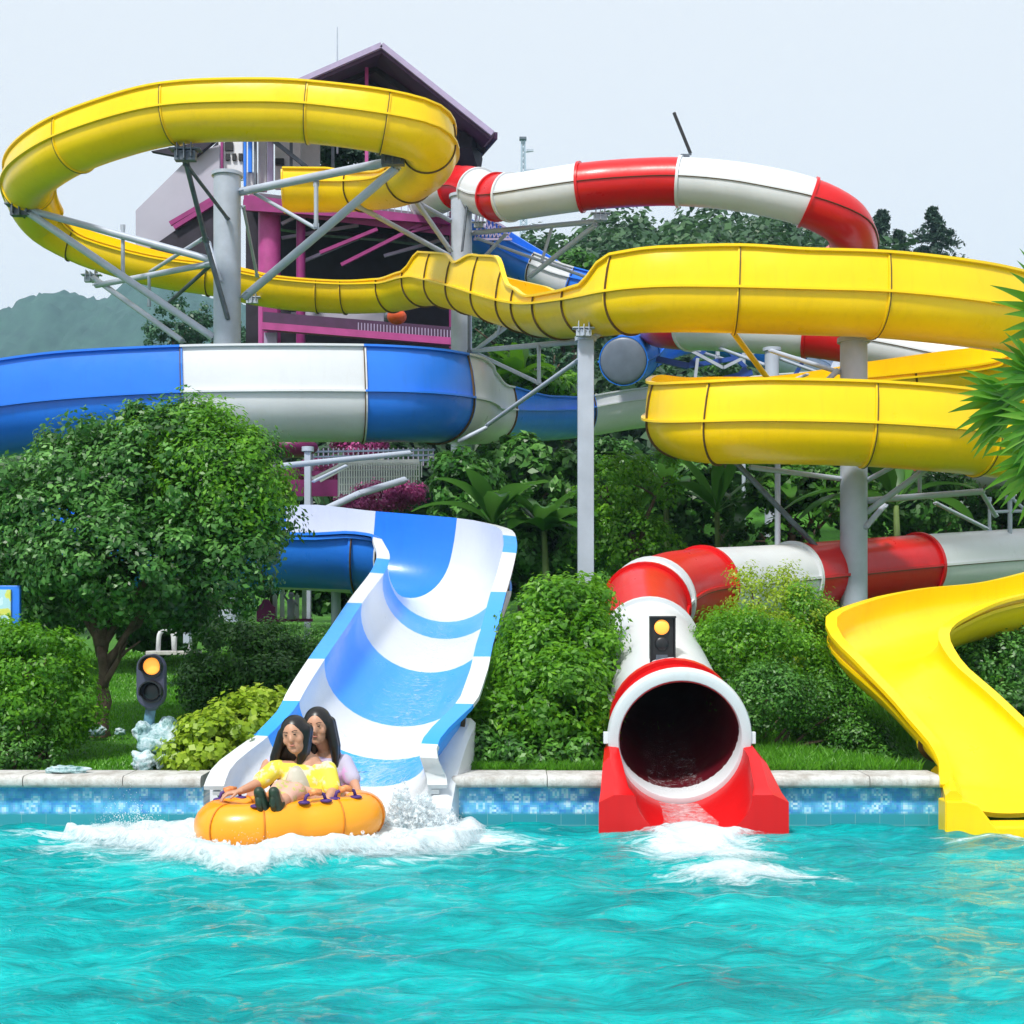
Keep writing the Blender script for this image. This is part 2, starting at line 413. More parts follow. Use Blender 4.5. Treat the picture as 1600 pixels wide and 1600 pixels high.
# ---- blue and white raft flume
bl = [(735,352,47,.35,.35,0,.7,1),(800,392,45.5,.35,.35,0,.7,1),(860,424,44.5,.35,.35,0,.7,1),(930,452,44,.3,.3,0,.7,1),(1060,500,47,.4,.3,0,.7,1),(1200,545,50,.5,.3,0,.75,1),(1310,582,50.5,.5,.3,0,.8,1),
 (1330,600,48.5,.5,.3,0,.8,1),(1240,606,46.5,.4,.35,0,.8,1),(1100,617,45.5,.35,.35,0,.8,1),(1000,628,45,.35,.35,0,.8,1),(900,640,44,.35,.3,0,.85,1),(830,643,41.5,.4,.2,0,.85,1),(752,641,37,.6,.15,0,.85,1),
 (724,637,33.5,.8,.12,0,.85,1),(714,632,31,.85,.12,0,.85,1),(692,626,29.3,.88,.12,0,.85,1),(640,622,28.3,.88,.12,0,.85,1),(560,621,28,.9,.12,0,.85,1),(430,621,27.8,.9,.12,0,.85,1),(295,623,27.8,.9,.12,0,.85,1),(120,632,27.5,.9,.12,0,.85,1),(-40,648,27,.85,.15,0,.85,1),(-200,670,26,.8,.3,0,.85,1),
 (-340,710,25.0,.6,.4,0,.85,1),(-380,760,23.6,.4,.5,0,.85,1),(-260,805,22.3,.4,.4,0,.85,1),(-80,826,21.9,.5,.2,0,.85,1),(150,836,22,.5,.1,0,.85,.95),(340,841,22,.52,.08,0,.85,.9),(480,846,21.9,.62,.07,0,.85,.86),
 (575,853,21.9,.66,.06,.10,.85,.86),(648,862,21.7,.66,.06,.12,.85,.88),(688,880,21.0,.66,.06,.12,.86,.90),(696,903,19.8,.58,.08,.10,.86,.90),(672,955,17.7,.34,.14,.03,.86,.88),(638,1018,16.1,.16,.12,0,.86,.86),
 (610,1072,15.0,.10,.08,0,.88,.78),(587,1114,14.4,.08,.08,0,.90,.68),(546,1158,14.0,.08,.08,0,.95,.58),(516,1204,13.7,.08,.08,0,1.0,.50),(510,1238,13.42,.07,.07,0,1.0,.46)]
bs = thing('water_slide', 'wide blue and white striped raft flume curving down to the pool behind the orange raft', 'water slide', P(600, 1200, 14.2))
secs = [(0,.9,'blue'),(.9,1.8,'blue'),(1.8,2.6,'white'),(2.6,3.6,'blue'),(3.6,5,'blue'),(5,6.2,'white'),(6.2,7.6,'light_blue'),(7.6,8.6,'white'),(8.6,9.6,'blue'),(9.6,11.0,'white'),(11.0,12.9,'blue'),(12.9,16.25,'white'),(16.25,17.95,'blue'),
 (17.95,20,'white'),(20,22,'blue'),(22,24,'blue'),(24,26,'white','blue'),(26,28,'blue'),(28,29.6,'blue'),(29.6,30.9,'white','blue'),(30.9,32.05,'blue'),(32.05,33.6,'white'),(33.6,34.3,'light_blue'),(34.3,35.15,'white'),(35.15,36.5,'light_blue'),
 (36.5,37.9,'white'),(37.9,39.2,'light_blue'),(39.2,41,'white')]
bA, bU = open_flume(bs, bl, secs, lip=lambda u: .07+.09*min(1, max(0, (u-29)/3)), lean=.10, joint=.04, jh=.04)
# ---- small enclosed blue and white tube behind
bt = [(1420,505,48,0,0,0,.55,1),(1300,500,49,0,0,0,.6,1),(1180,505,49,0,0,0,.66,1),(1070,520,47.5,0,0,0,.72,1),(1010,540,45,0,0,0,.76,1),(990,556,42.5,0,0,0,.74,1),(974,564,40,0,0,0,.70,1)]
b2 = thing('water_slide', 'enclosed blue tube with a pale grey end section behind the slim middle column', 'water slide', P(1000, 900, 44))
closed_tube(b2, bt, [(0,1.4,'white'),(1.4,2.4,'blue'),(2.4,4.9,'blue'),(4.9,6,'blue')], collar=.03, inner=False)
c_e = P(974, 564, 40); d_e = (P(974, 564, 40)-P(990, 556, 42.5)).normalized(); mb = MB(); mb.ell(c_e, (.66, .66, .10), 36, 14, d_e.to_track_quat('Z', 'Y').to_matrix()); mb.build('end_cap', plain('grey_end_cap', (.15, .19, .26), .4), b2, smooth=True)

# ---- red and white enclosed tube
rd = [(668,312,42,0,0,0,.55,1),(700,298,40,0,0,0,.55,1),(732,292,38.5,0,0,0,.55,1),(765,306,37.2,0,0,0,.58,1),(800,308,36.2,0,0,0,.58,1),(855,300,35.6,0,0,0,.58,1),(920,291,35.2,0,0,0,.58,1),(1000,285,35,0,0,0,.58,1),
 (1064,284,34.8,0,0,0,.58,1),(1160,293,34.4,0,0,0,.58,1),(1262,316,34.0,0,0,0,.58,1),(1314,342,34.2,0,0,0,.58,1),(1333,372,35.2,0,0,0,.58,1),(1325,402,37.2,0,0,0,.58,1),(1240,446,41,0,0,0,.58,1),(1120,482,42.5,0,0,0,.58,1),(1036,505,41.5,0,0,0,.58,1),
 (1050,512,38.8,0,0,0,.58,1),(1120,514,37.2,0,0,0,.58,1),(1200,518,36.4,0,0,0,.58,1),(1270,523,36,0,0,0,.58,1),(1345,534,35.6,0,0,0,.58,1),(1450,553,35,0,0,0,.58,1),(1560,575,34,0,0,0,.58,1),(1700,625,31.5,0,0,0,.58,1),(1740,670,29.8,0,0,0,.58,1),
 (1640,708,30,0,0,0,.58,1),(1530,738,32,0,0,0,.58,1),(1450,750,34.5,0,0,0,.58,1),(1450,768,38.5,0,0,0,.58,1),(1560,790,41,0,0,0,.58,1),(1760,835,38,0,0,0,.58,1),(1820,860,32,0,0,0,.58,1),(1720,866,29,0,0,0,.58,1),(1600,872,27.6,0,0,0,.58,1),(1438,884,26.2,0,0,0,.58,1),
 (1350,892,25.2,0,0,0,.58,1),(1250,902,24,0,0,0,.58,1),(1160,910,22.8,0,0,0,.58,1),(1092,916,21.6,0,0,0,.58,1),(1042,926,20.6,0,0,0,.58,1),(1008,950,19.4,0,0,0,.58,1),(1008,985,18.2,0,0,0,.58,1),(1024,1042,16.4,0,0,0,.58,1),
 (1042,1096,15.1,0,0,0,.59,1),(1055,1135,14.35,0,0,0,.61,1),(1062,1155,14.0,0,0,0,.63,1)]
rs = thing('water_slide', 'enclosed red and white striped tube ending in a round dark mouth at the pool', 'water slide', P(1060, 1200, 14.2))
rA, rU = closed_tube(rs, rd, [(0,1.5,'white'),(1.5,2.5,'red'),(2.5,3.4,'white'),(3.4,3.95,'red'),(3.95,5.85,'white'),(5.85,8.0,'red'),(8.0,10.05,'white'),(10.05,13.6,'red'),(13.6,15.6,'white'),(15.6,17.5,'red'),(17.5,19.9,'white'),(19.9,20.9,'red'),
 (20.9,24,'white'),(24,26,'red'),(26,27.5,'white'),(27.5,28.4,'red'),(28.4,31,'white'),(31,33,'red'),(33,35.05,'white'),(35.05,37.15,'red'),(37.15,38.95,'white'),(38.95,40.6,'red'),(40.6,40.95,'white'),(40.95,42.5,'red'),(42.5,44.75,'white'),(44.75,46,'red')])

def film(root, A, us, u0, u1, half, alpha, R_add=.012, zoff=0):
    "thin sheet of running water on the channel floor, white where it is aerated"
    T, Rt, U = frames(A); n = 160; m = 22; X = np.zeros((n, m, 3)); al = np.zeros((n, m))
    for i in range(n):
        u = u0+(u1-u0)*i/(n-1); r = np.array([np.interp(u, us, A[:, c]) for c in range(8)]); t, rt, up = fr_at(A, us, T, Rt, U, u)
        for k in range(m):
            a = math.pi*1.5+half*(2*k/(m-1)-1); rr = r[6]-.03-R_add
            X[i, k] = r[:3]+rt*rr*math.cos(a)+up*(((r[6]*r[7]-.03-R_add)*math.sin(a)))
            al[i, k] = alpha(i/(n-1), 2*k/(m-1)-1)
    me = grid_mesh('water_film', X[:, :, 0], X[:, :, 1], X[:, :, 2]); at = me.attributes.new('alpha', 'FLOAT', 'POINT'); at.data.foreach_set('value', al.ravel().astype(np.float32))
    return link('water_film', me, M['foam_sheet'], root)
# ------------------------------------------------------------------ ends of the slides
def at_v(px, py, Y, z=None):
    v = P(px, py, Y)
    if z is not None: v.z = z
    return v
# white ring round the mouth of the red tube
c = P(1062, 1154, 13.96); dirn = (P(1055, 1135, 14.35)-c).normalized()
rt = dirn.cross(Vector((0, 0, 1))).normalized(); up = rt.cross(dirn).normalized()
n = 64; rows = []
for rad, d_ in ((.600, .30), (.600, -.02), (.612, -.045), (.665, -.05), (.705, -.035), (.715, 0.0), (.715, .07), (.66, .09), (.640, .30)):
    rows.append([tuple(c+dirn*d_+(rt*math.cos(2*math.pi*k/n)+up*math.sin(2*math.pi*k/n))*rad) for k in range(n)])
mb = loft(rows); ring_o = link('mouth_ring', mb.mesh(), M['white'], rs); sharp(ring_o, 50)
for sd in (-1, 1):
    mb = MB(); mb.box(c+rt*sd*.725+dirn*.03, (.06, .07, .12)); mb.build('clamp_lug', M['white'], rs, bevel=.008)
for k in range(24):
    pass
# red splash trough in front of the mouth: box-sided, with a round channel through it
def trough_row(y, half_o, half_t, ztop, ri, zbot, xc, n=24, zb=-.25):
    o = [(-half_o, zb), (-half_o, ztop-.07), (-half_t, ztop), (-ri-.03, ztop)]
    for k in range(n+1):
        a = math.pi+math.pi*k/n; o.append((ri*math.cos(a), ztop-.01+(ztop-.01-zbot)*math.sin(a)))
    o += [(ri+.03, ztop), (half_t, ztop), (half_o, ztop-.07), (half_o, zb)]
    return [(xc+x, y, z) for x, z in o]
xc = c.x+.045
rows = [trough_row(14.05, .74, .70, .80, .612, .17, xc-.045), trough_row(13.75, .80, .73, .68, .625, .12, xc-.02), trough_row(13.42, .865, .73, .43, .60, .04, xc), trough_row(13.26, .895, .75, .36, .55, -.06, xc+.005)]
mb = loft(rows); nn = len(rows[0])
mb.f += [tuple(range(nn)), tuple(range(4*nn-1, 3*nn-1, -1))]; mb.mi += [0, 0]
o = link('splash_trough', mb.mesh(), M['red'], rs); sharp(o, 25)
mb = MB(); mb.tube([P(1040, 1062, 14.3), P(1040, 1050, 14.35), P(1040, 1040, 14.4)], .03); 
# amber signal on the tube
sg = thing('signal_light', 'black signal box with a lit amber lamp on the red and white tube', 'signal light', P(1034, 1046, 14.75))
mb = MB(); mb.box(P(1034, 1000, 14.7), (.25, .16, .50)); mb.build('housing', M['black'], sg, bevel=.012)
mb = MB(); 
for k in range(1): 
    a = P(1034, 1000, 14.7); mb.box(a+Vector((0, -.085, .24)), (.27, .12, .02)); mb.box(a+Vector((-.125, -.085, 0)), (.015, .05, .5)); mb.box(a+Vector((.125, -.085, 0)), (.015, .05, .5))
mb.build('visor', M['black'], sg)
mb = MB(); p = P(1034, 980, 14.6); mb.ell(p, (.078, .03, .078), 24, 12); mb.build('amber_lens', M['amber'], sg, smooth=True)
mb = MB(); p = P(1034, 1020, 14.61); mb.box(p+Vector((0, 0, -.05)), (.12, .012, .06)); 
for k in range(4): mb.box(p+Vector((-.04+.026*k, -.008, -.05)), (.006, .006, .035))
mb.build('counter_panel', M['steel_dark'], sg)
mb = MB(); mb.ell(P(1034, 1006, 14.61), (.07, .02, .07), 20, 10); mb.build('dark_lens', M['black'], sg, smooth=True)
mb = MB(); mb.box(P(1036, 1048, 14.55), (.10, .10, .14)); mb.bar(P(1036, 1040, 14.6), P(1036, 1058, 14.2), .05); mb.build('bracket', M['black'], sg, bevel=.01)

# white end cheeks of the blue flume
def cheek(pts, w0, name='end_cheek', mat='white', side=1, zb=-.25):
    mb = MB(); vs = []
    for (px, py, Y, w_) in pts:
        v = P(px, py, Y)
        vs += [(v.x-w_/2, Y, zb), (v.x-w_/2, Y, v.z-.05), (v.x-w_/2+.05, Y, v.z), (v.x+w_/2-.05, Y, v.z), (v.x+w_/2, Y, v.z-.05), (v.x+w_/2, Y, zb)]
    k = len(pts)
    mb.add(vs, [(i*6+j, i*6+(j+1) % 6, (i+1)*6+(j+1) % 6, (i+1)*6+j) for i in range(k-1) for j in range(6)]+[(5, 4, 3, 2, 1, 0), tuple((k-1)*6+j for j in range(6))])
    return mb
mb = cheek([(722, 1122, 14.5, .28), (714, 1132, 14.3, .34), (704, 1152, 14.05, .34), (693, 1205, 13.72, .26), (686, 1262, 13.38, .22)], 0)
sharp(mb.build('end_cheek', M['white'], bs, smooth=True), 40)
# yellow end: outer cheek that stands in the water
mb = MB()
pts = [(1462, 1196, 14.25, .10), (1482, 1210, 13.95, .12), (1486, 1222, 13.6, .16), (1490, 1236, 13.3, .16)]
mb = cheek(pts, 0)
sharp(mb.build('end_cheek', M['yellow'], yx, smooth=True), 40)
mb = MB(); x0 = P(1478, 0, 13.3).x; x1 = P(1565, 0, 13.3).x
mb.prism([(x0, -.25), (x0, .30), (x0+.18, .30), (x0+.30, .26), (x0+.52, -.02), (x0+.6, -.25)], 13.28, 13.55)
sharp(mb.build('end_face', M['yellow'], yx, smooth=False, bevel=.015), 30)
mb = MB(); mb.prism([(x0+.45, -.25), (x0+.45, .055), (x0+1.9, .065), (x0+1.9, -.25)], 13.285, 13.74); mb.build('end_floor', M['yellow'], yx, bevel=.02)

# ------------------------------------------------------------------ pool
def mosaic():
    m, nt, b, out = newmat('mosaic_tiles')
    g = N(nt, 'NewGeometry'); sp = N(nt, 'SeparateXYZ'); nt.links.new(g.outputs['Position'], sp.inputs[0])
    cb = N(nt, 'CombineXYZ'); nt.links.new(sp.outputs[0], cb.inputs[0]); nt.links.new(sp.outputs[2], cb.inputs[1])
    # snap to 2.2 cm tesserae
    sn = N(nt, 'VectorMath', operation='SNAP'); nt.links.new(cb.outputs[0], sn.inputs[0]); sn.inputs[1].default_value = (.022, .022, .022)
    v = N(nt, 'TexVoronoi', feature='F1', distance='EUCLIDEAN'); v.inputs['Scale'].default_value = 8.5; v.inputs['Randomness'].default_value = .75
    nt.links.new(sn.outputs[0], v.inputs['Vector'])
    fl = ramp(nt, v.outputs['Distance'], [(0, (.75, .86, .92)), (.16, (.66, .84, .94)), (.2, (.06, .30, .66)), (.30, (.20, .52, .82)), (.36, (.60, .82, .93)), (.46, (.16, .48, .80)), (.7, (.04, .26, .60))])
    wn = N(nt, 'TexWhiteNoise'); nt.links.new(sn.outputs[0], wn.inputs['Vector'])
    c1 = mixc(nt, .30, fl.outputs[0], wn.outputs['Color'], 'SOFT_LIGHT')
    big = noise(nt, cb.outputs[0], 1.2, 3); rb = ramp(nt, big, [(.35, (0, 0, 0)), (.65, (1, 1, 1))])
    c2 = mixc(nt, rb.outputs[0], c1, (.16, .58, .74)) 
    c2 = mixc(nt, .42, c1, c2)
    # deeper rows are plain teal
    lt = N(nt, 'MapRange'); nt.links.new(sp.outputs[2], lt.inputs[0]); lt.inputs['From Min'].default_value = .10; lt.inputs['From Max'].default_value = .13
    br = N(nt, 'TexBrick'); nt.links.new(cb.outputs[0], br.inputs[0]); br.inputs['Scale'].default_value = 1; br.offset = 0
    br.inputs['Brick Width'].default_value = .24; br.inputs['Row Height'].default_value = .12; br.inputs['Mortar Size'].default_value = .004
    br.inputs['Color1'].default_value = (.03, .26, .34, 1); br.inputs['Color2'].default_value = (.04, .32, .38, 1); br.inputs['Mortar'].default_value = (.12, .35, .4, 1)
    c3 = mixc(nt, lt.outputs[0], br.outputs[0], c2)
    nt.links.new(c3, b.inputs['Base Color']); b.inputs['Roughness'].default_value = .12
    b2 = N(nt, 'TexBrick'); nt.links.new(cb.outputs[0], b2.inputs[0]); b2.offset = 0; b2.inputs['Brick Width'].default_value = .022; b2.inputs['Row Height'].default_value = .022; b2.inputs['Mortar Size'].default_value = .0015
    bp = N(nt, 'Bump'); bp.inputs['Strength'].default_value = .35; bp.inputs['Distance'].default_value = .002; nt.links.new(b2.outputs['Fac'], bp.inputs['Height']); bp.invert = True
    nt.links.new(bp.outputs[0], b.inputs['Normal'])
    return m
M['mosaic'] = mosaic()
M['coping'] = plain('cream_coping_stone', (.60, .58, .54), .75, var=.18, vs=5, bump=.35)
def stained_coping():
    m, nt, b, out = newmat('stained_coping'); v = objco(nt)
    n1 = noise(nt, v, 5, 6, .7); r1 = ramp(nt, n1, [(.35, (.34, .32, .29)), (.55, (.54, .54, .52)), (.8, (.66, .66, .65))])
    n2 = noise(nt, objco(nt, (14, 14, 3)), 2, 6, .7); r2 = ramp(nt, n2, [(.55, (0, 0, 0)), (.75, (1, 1, 1))])
    nt.links.new(mixc(nt, r2.outputs[0], r1.outputs[0], (.30, .28, .25)), b.inputs['Base Color']); b.inputs['Roughness'].default_value = .8
    bp = N(nt, 'Bump'); bp.inputs['Strength'].default_value = .5; bp.inputs['Distance'].default_value = .01
    nt.links.new(noise(nt, v, 40, 4), bp.inputs['Height']); nt.links.new(bp.outputs[0], b.inputs['Normal'])
    return m
M['coping'] = stained_coping()
pw = thing('pool_wall', 'mosaic tiled pool wall with a cream stone coping along the far side of the water', 'pool wall', (0, 13.9, 0))
for a_, b_, zt in ((-30, -3.02, .375), (-3.02, -.60, -.12), (-.60, .93, .375), (.93, 2.46, -.03), (2.46, 4.2, .375), (4.2, 6.4, -.12), (6.4, 30, .375)):
    mb = MB(); mb.box(((a_+b_)/2, 13.93, (zt-1.0)/2), (b_-a_, .30, zt+1.0)); mb.build('tiled_face', M['mosaic'], pw)
def coping_run(x0, x1):
    prof = [(13.67, .385), (13.655, .41), (13.655, .455), (13.67, .480), (13.70, .492), (14.16, .498), (14.16, .378), (13.70, .376)]
    x = x0
    while x < x1-.05:
        L = min(.98+R_.uniform(-.02, .02), x1-x); mb = MB(); dz = R_.uniform(-.003, .003); dy = R_.uniform(-.004, .004)
        n = len(prof); vs = [(x+.004, y+dy, z+dz) for y, z in prof]+[(x+L-.004, y+dy, z+dz) for y, z in prof]
        mb.add(vs, [tuple(range(n)), tuple(range(2*n-1, n-1, -1))]+[(i, (i+1) % n, n+(i+1) % n, n+i) for i in range(n)])
        yield mb; x += L
for x0, x1 in ((-9.6, -3.02), (-.62, .92), (2.48, 4.18)):
    for mb in coping_run(x0, x1):
        o = mb.build('coping_slab', M['coping'], pw, smooth=True); sharp(o, 45)
for x0, x1 in ((6.7, 9.6),):
    for mb in coping_run(x0, x1): mb.build('coping_slab', M['coping'], pw)
# ---- water
def watermat():
    m, nt, b, out = newmat('pool_water')
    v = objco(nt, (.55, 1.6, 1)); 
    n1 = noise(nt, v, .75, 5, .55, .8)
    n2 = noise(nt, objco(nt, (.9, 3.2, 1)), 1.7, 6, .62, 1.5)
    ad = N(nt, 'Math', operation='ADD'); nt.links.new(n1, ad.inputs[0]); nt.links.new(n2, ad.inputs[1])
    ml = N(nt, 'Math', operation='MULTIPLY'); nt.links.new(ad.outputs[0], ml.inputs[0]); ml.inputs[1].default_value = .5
    r = ramp(nt, ml.outputs[0], [(.32, (0, .15, .17)), (.45, (.0, .27, .28)), (.56, (.0, .40, .405)), (.70, (.01, .60, .57))])  # caustic light and depth tones put into the colour as mottling
    # foam streaks thrown up by the raft, the red tube's outflow and the yellow flume
    g = N(nt, 'NewGeometry')
    masks = []
    for (x, y, ax, ay, sc_, thr) in FOAM:
        mp = N(nt, 'Mapping'); mp.vector_type = 'TEXTURE'; mp.inputs['Location'].default_value = (x, y, 0); mp.inputs['Scale'].default_value = (ax, ay, 5)
        nt.links.new(g.outputs['Position'], mp.inputs[0])
        ln = N(nt, 'VectorMath', operation='LENGTH'); nt.links.new(mp.outputs[0], ln.inputs[0])
        nn = noise(nt, objco(nt, (1, 2.2, 1)), sc_, 8, .68, 1.2)
        a = N(nt, 'Math', operation='MULTIPLY_ADD'); nt.links.new(nn, a.inputs[0]); a.inputs[1].default_value = 1.9; a.inputs[2].default_value = -.45
        s = N(nt, 'Math', operation='SUBTRACT'); nt.links.new(a.outputs[0], s.inputs[0]); nt.links.new(ln.outputs['Value'], s.inputs[1])
        mr = N(nt, 'MapRange'); nt.links.new(s.outputs[0], mr.inputs[0]); mr.inputs['From Min'].default_value = thr; mr.inputs['From Max'].default_value = thr+.45
        masks.append(mr.outputs[0])
    acc = masks[0]
    for q in masks[1:]:
        mxn = N(nt, 'Math', operation='MAXIMUM'); nt.links.new(acc, mxn.inputs[0]); nt.links.new(q, mxn.inputs[1]); acc = mxn.outputs[0]
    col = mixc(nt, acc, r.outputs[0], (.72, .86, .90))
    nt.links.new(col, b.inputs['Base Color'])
    b.inputs['IOR'].default_value = 1.22
    rr = N(nt, 'MapRange'); nt.links.new(acc, rr.inputs[0]); rr.inputs['To Min'].default_value = .05; rr.inputs['To Max'].default_value = .6; nt.links.new(rr.outputs[0], b.inputs['Roughness'])
    h1 = noise(nt, objco(nt, (1, 2.0, 1)), 5.5, 6, .6, .6); h2 = noise(nt, objco(nt, (1, 1.9, 1)), 17, 5, .6, .5)
    ad2 = N(nt, 'Math', operation='MULTIPLY_ADD'); nt.links.new(h2, ad2.inputs[0]); ad2.inputs[1].default_value = .40; nt.links.new(h1, ad2.inputs[2])
    bp = N(nt, 'Bump'); bp.inputs['Strength'].default_value = .8; bp.inputs['Distance'].default_value = .06
    nt.links.new(ad2.outputs[0], bp.inputs['Height']); nt.links.new(bp.outputs[0], b.inputs['Normal'])
    return m
FOAM = [(-2.0, 12.7, 2.6, 1.5, 2.2, -.35), (1.65, 12.5, .9, 1.3, 3.0, -.2), (1.95, 11.1, 1.4, .7, 3.0, .0), (4.6, 12.9, 1.4, .5, 3.5, .05), (-.4, 12.9, 1.1, .7, 3, -.1), (-4.2, 13.2, 1.3, .5, 4, 0)]
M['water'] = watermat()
waves = [(R_.choice((R_.uniform(.12, .5), R_.uniform(.3, 1.5))), R_.gauss(math.pi/2, .8), R_.uniform(0, 6.28)) for _ in range(60)]
def wave_h(X, Y):
    H = np.zeros_like(X)
    wx = X+.12*np.sin(Y*1.7+1)+.07*np.sin(X*2.3+Y*3.1); wy = Y+.10*np.sin(X*1.9)+.05*np.sin(X*4.1+Y*1.3)
    for L, a, ph in waves:
        H += .0048*L**.80*np.sin(2*math.pi/L*(wx*math.cos(a)+wy*math.sin(a))+ph)
    # wash in front of the raft and below the tube
    H += .07*np.exp(-((X+2.05)/1.2)**2-((Y-11.55)/.28)**2)*(1+.4*np.sin(X*9+np.sin(Y*7)))
    H += .035*np.exp(-((X-1.65)/.45)**2-((Y-12.7)/.4)**2)*(1+.8*np.sin(X*11+Y*4))
    return H
xs = np.concatenate([np.linspace(-30, -8, 12)[:-1], np.arange(-8, 8, .034), np.linspace(8, 30, 12)])
ysr = np.concatenate([np.linspace(-8, 5, 9)[:-1], np.arange(5, 13.785, .028), [13.785]])
X, Y = np.meshgrid(xs, ysr); H = wave_h(X, Y)
def grid_mesh(name, X, Y, Z, keep=None):
    ny, nx = X.shape; V = np.stack([X, Y, Z], -1).reshape(-1, 3)
    i = np.arange(ny-1)[:, None]*nx+np.arange(nx-1)[None, :]
    Fq = np.stack([i, i+1, i+nx+1, i+nx], -1).reshape(-1, 4)
    if keep is not None: Fq = Fq[keep(Fq)]
    me = bpy.data.meshes.new(name); me.vertices.add(len(V)); me.vertices.foreach_set('co', V.ravel())
    me.loops.add(len(Fq)*4); me.loops.foreach_set('vertex_index', Fq.ravel().astype(np.int32))
    me.polygons.add(len(Fq)); me.polygons.foreach_set('loop_start', np.arange(0, len(Fq)*4, 4, dtype=np.int32)); me.polygons.foreach_set('loop_total', np.full(len(Fq), 4, np.int32))
    me.update(calc_edges=True); me.validate(); return me
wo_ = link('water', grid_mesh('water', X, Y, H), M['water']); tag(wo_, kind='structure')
# foam heaped up round the raft
def vnoise(X, Y, s, seed=0):
    r = np.random.default_rng(seed); G = r.random((256, 256)); x = X*s+1000; y = Y*s+1000
    xi = np.floor(x).astype(int); yi = np.floor(y).astype(int); fx = x-xi; fy = y-yi; fx = fx*fx*(3-2*fx); fy = fy*fy*(3-2*fy)
    g = lambda a, b: G[a % 256, b % 256]
    return (g(xi, yi)*(1-fx)+g(xi+1, yi)*fx)*(1-fy)+(g(xi, yi+1)*(1-fx)+g(xi+1, yi+1)*fx)*fy
def fbm(X, Y, s, o=5, seed=0):
    t = 0; a = .5
    for k in range(o): t = t+a*vnoise(X, Y, s*2**k, seed+k); a *= .55
    return t
def foammat(name='white_foam', alpha=True):
    m, nt, b, out = newmat(name); v = objco(nt)
    r = ramp(nt, noise(nt, v, 7, 8, .72, .8), [(.30, (.45, .76, .82)), (.42, (.80, .90, .94)), (.55, (.90, .94, .96))])
    nt.links.new(r.outputs[0], b.inputs['Base Color']); b.inputs['Roughness'].default_value = .6
    bp = N(nt, 'Bump'); bp.inputs['Strength'].default_value = .5; bp.inputs['Distance'].default_value = .02
    nt.links.new(noise(nt, v, 34, 5, .7), bp.inputs['Height']); nt.links.new(bp.outputs[0], b.inputs['Normal'])
    t = N(nt, 'BsdfTranslucent'); t.inputs[0].default_value = (.85, .92, .95, 1); ms_ = N(nt, 'MixShader'); ms_.inputs[0].default_value = .4
    nt.links.new(b.outputs[0], ms_.inputs[1]); nt.links.new(t.outputs[0], ms_.inputs[2]); nt.links.new(ms_.outputs[0], out.inputs[0])
    if alpha:
        at = N(nt, 'Attribute'); at.attribute_name = 'alpha'
        n1 = noise(nt, objco(nt, (1, 1.7, 1)), 11, 9, .75, 1.0); a = N(nt, 'Math', operation='MULTIPLY_ADD'); nt.links.new(n1, a.inputs[0]); a.inputs[1].default_value = 2.4; a.inputs[2].default_value = -1.2
        s_ = N(nt, 'Math', operation='ADD'); nt.links.new(a.outputs[0], s_.inputs[0]); nt.links.new(at.outputs['Fac'], s_.inputs[1])
        mr = N(nt, 'MapRange'); nt.links.new(s_.outputs[0], mr.inputs[0]); mr.inputs['From Min'].default_value = .12; mr.inputs['From Max'].default_value = 1.0
        tr = N(nt, 'BsdfTransparent'); m2 = N(nt, 'MixShader'); nt.links.new(mr.outputs[0], m2.inputs[0]); nt.links.new(tr.outputs[0], m2.inputs[1]); nt.links.new(ms_.outputs[0], m2.inputs[2]); nt.links.new(m2.outputs[0], out.inputs[0])
    return m
M['foam'] = foammat('white_foam', False); M['foam_sheet'] = foammat('foam_sheet', True)
def foam_patch(X, Y, A_, lift, label):
    Z = wave_h(X, Y)+.006+lift*np.clip(A_, 0, 1)
    gone = (A_ < -.35).ravel(); me = grid_mesh('foam', X, Y, Z, lambda Q: ~(gone[Q].all(1)))
    at = me.attributes.new('alpha', 'FLOAT', 'POINT'); at.data.foreach_set('value', A_.ravel().astype(np.float32))
    o = link('foam', me, M['foam_sheet']); tag(o, label, 'foam', kind='stuff')
    bm = bmesh.new(); bm.from_mesh(me); bmesh.ops.delete(bm, geom=[v for v in bm.verts if not v.link_faces], context='VERTS'); bm.to_mesh(me); bm.free(); return o
bx = np.array([-4.6, -4.1, -3.7, -3.3, -2.9, -2.55, -2.25, -2.0, -1.7, -1.35, -1.0, -.6, -.35, -.2, .4])
by = np.array([13.7, 12.9, 12.3, 11.95, 11.7, 11.3, 11.1, 11.15, 11.35, 11.6, 11.85, 12.05, 12.4, 12.9, 13.6])
X, Y = np.meshgrid(np.arange(-4.6, .4, .018), np.arange(10.7, 13.76, .018))
front = np.interp(X, bx, by)+(fbm(X, Y, 1.6, 5, 3)-.5)*.5; dd = Y-front
A_ = np.clip(dd/.5, -1, 1)*1.0+.15+(fbm(X, Y, 2.2, 5, 9)-.5)*1.1
A_ += .7*np.exp(-((dd-.18)/.22)**2)+.8*np.exp(-((X+2.0)/1.1)**2-((Y-12.5)/.9)**2)-.8*np.clip((Y-12.9)/.6, 0, 1)*np.clip((-2.9-X)/.5, 0, 1)
A_ -= 2*np.clip((X+.45-.25*(fbm(X, Y, 3, 3, 8)-.5))/.4, 0, 2)+2*np.clip((-4.1-X)/.4, 0, 2)
foam_patch(X, Y, A_, .05+.10*(fbm(X, Y, 5, 5, 11)-.3)+.07*np.exp(-((dd-.15)/.15)**2), 'churned white foam spreading round the orange raft')
X, Y = np.meshgrid(np.arange(.6, 3.3, .018), np.arange(10.6, 13.30, .018))
wd = .30+(13.3-Y)*.22; m1 = 1-np.abs(X-1.62-.06*(13.3-Y))/wd; q = fbm(X, Y, 2.6, 6, 31)
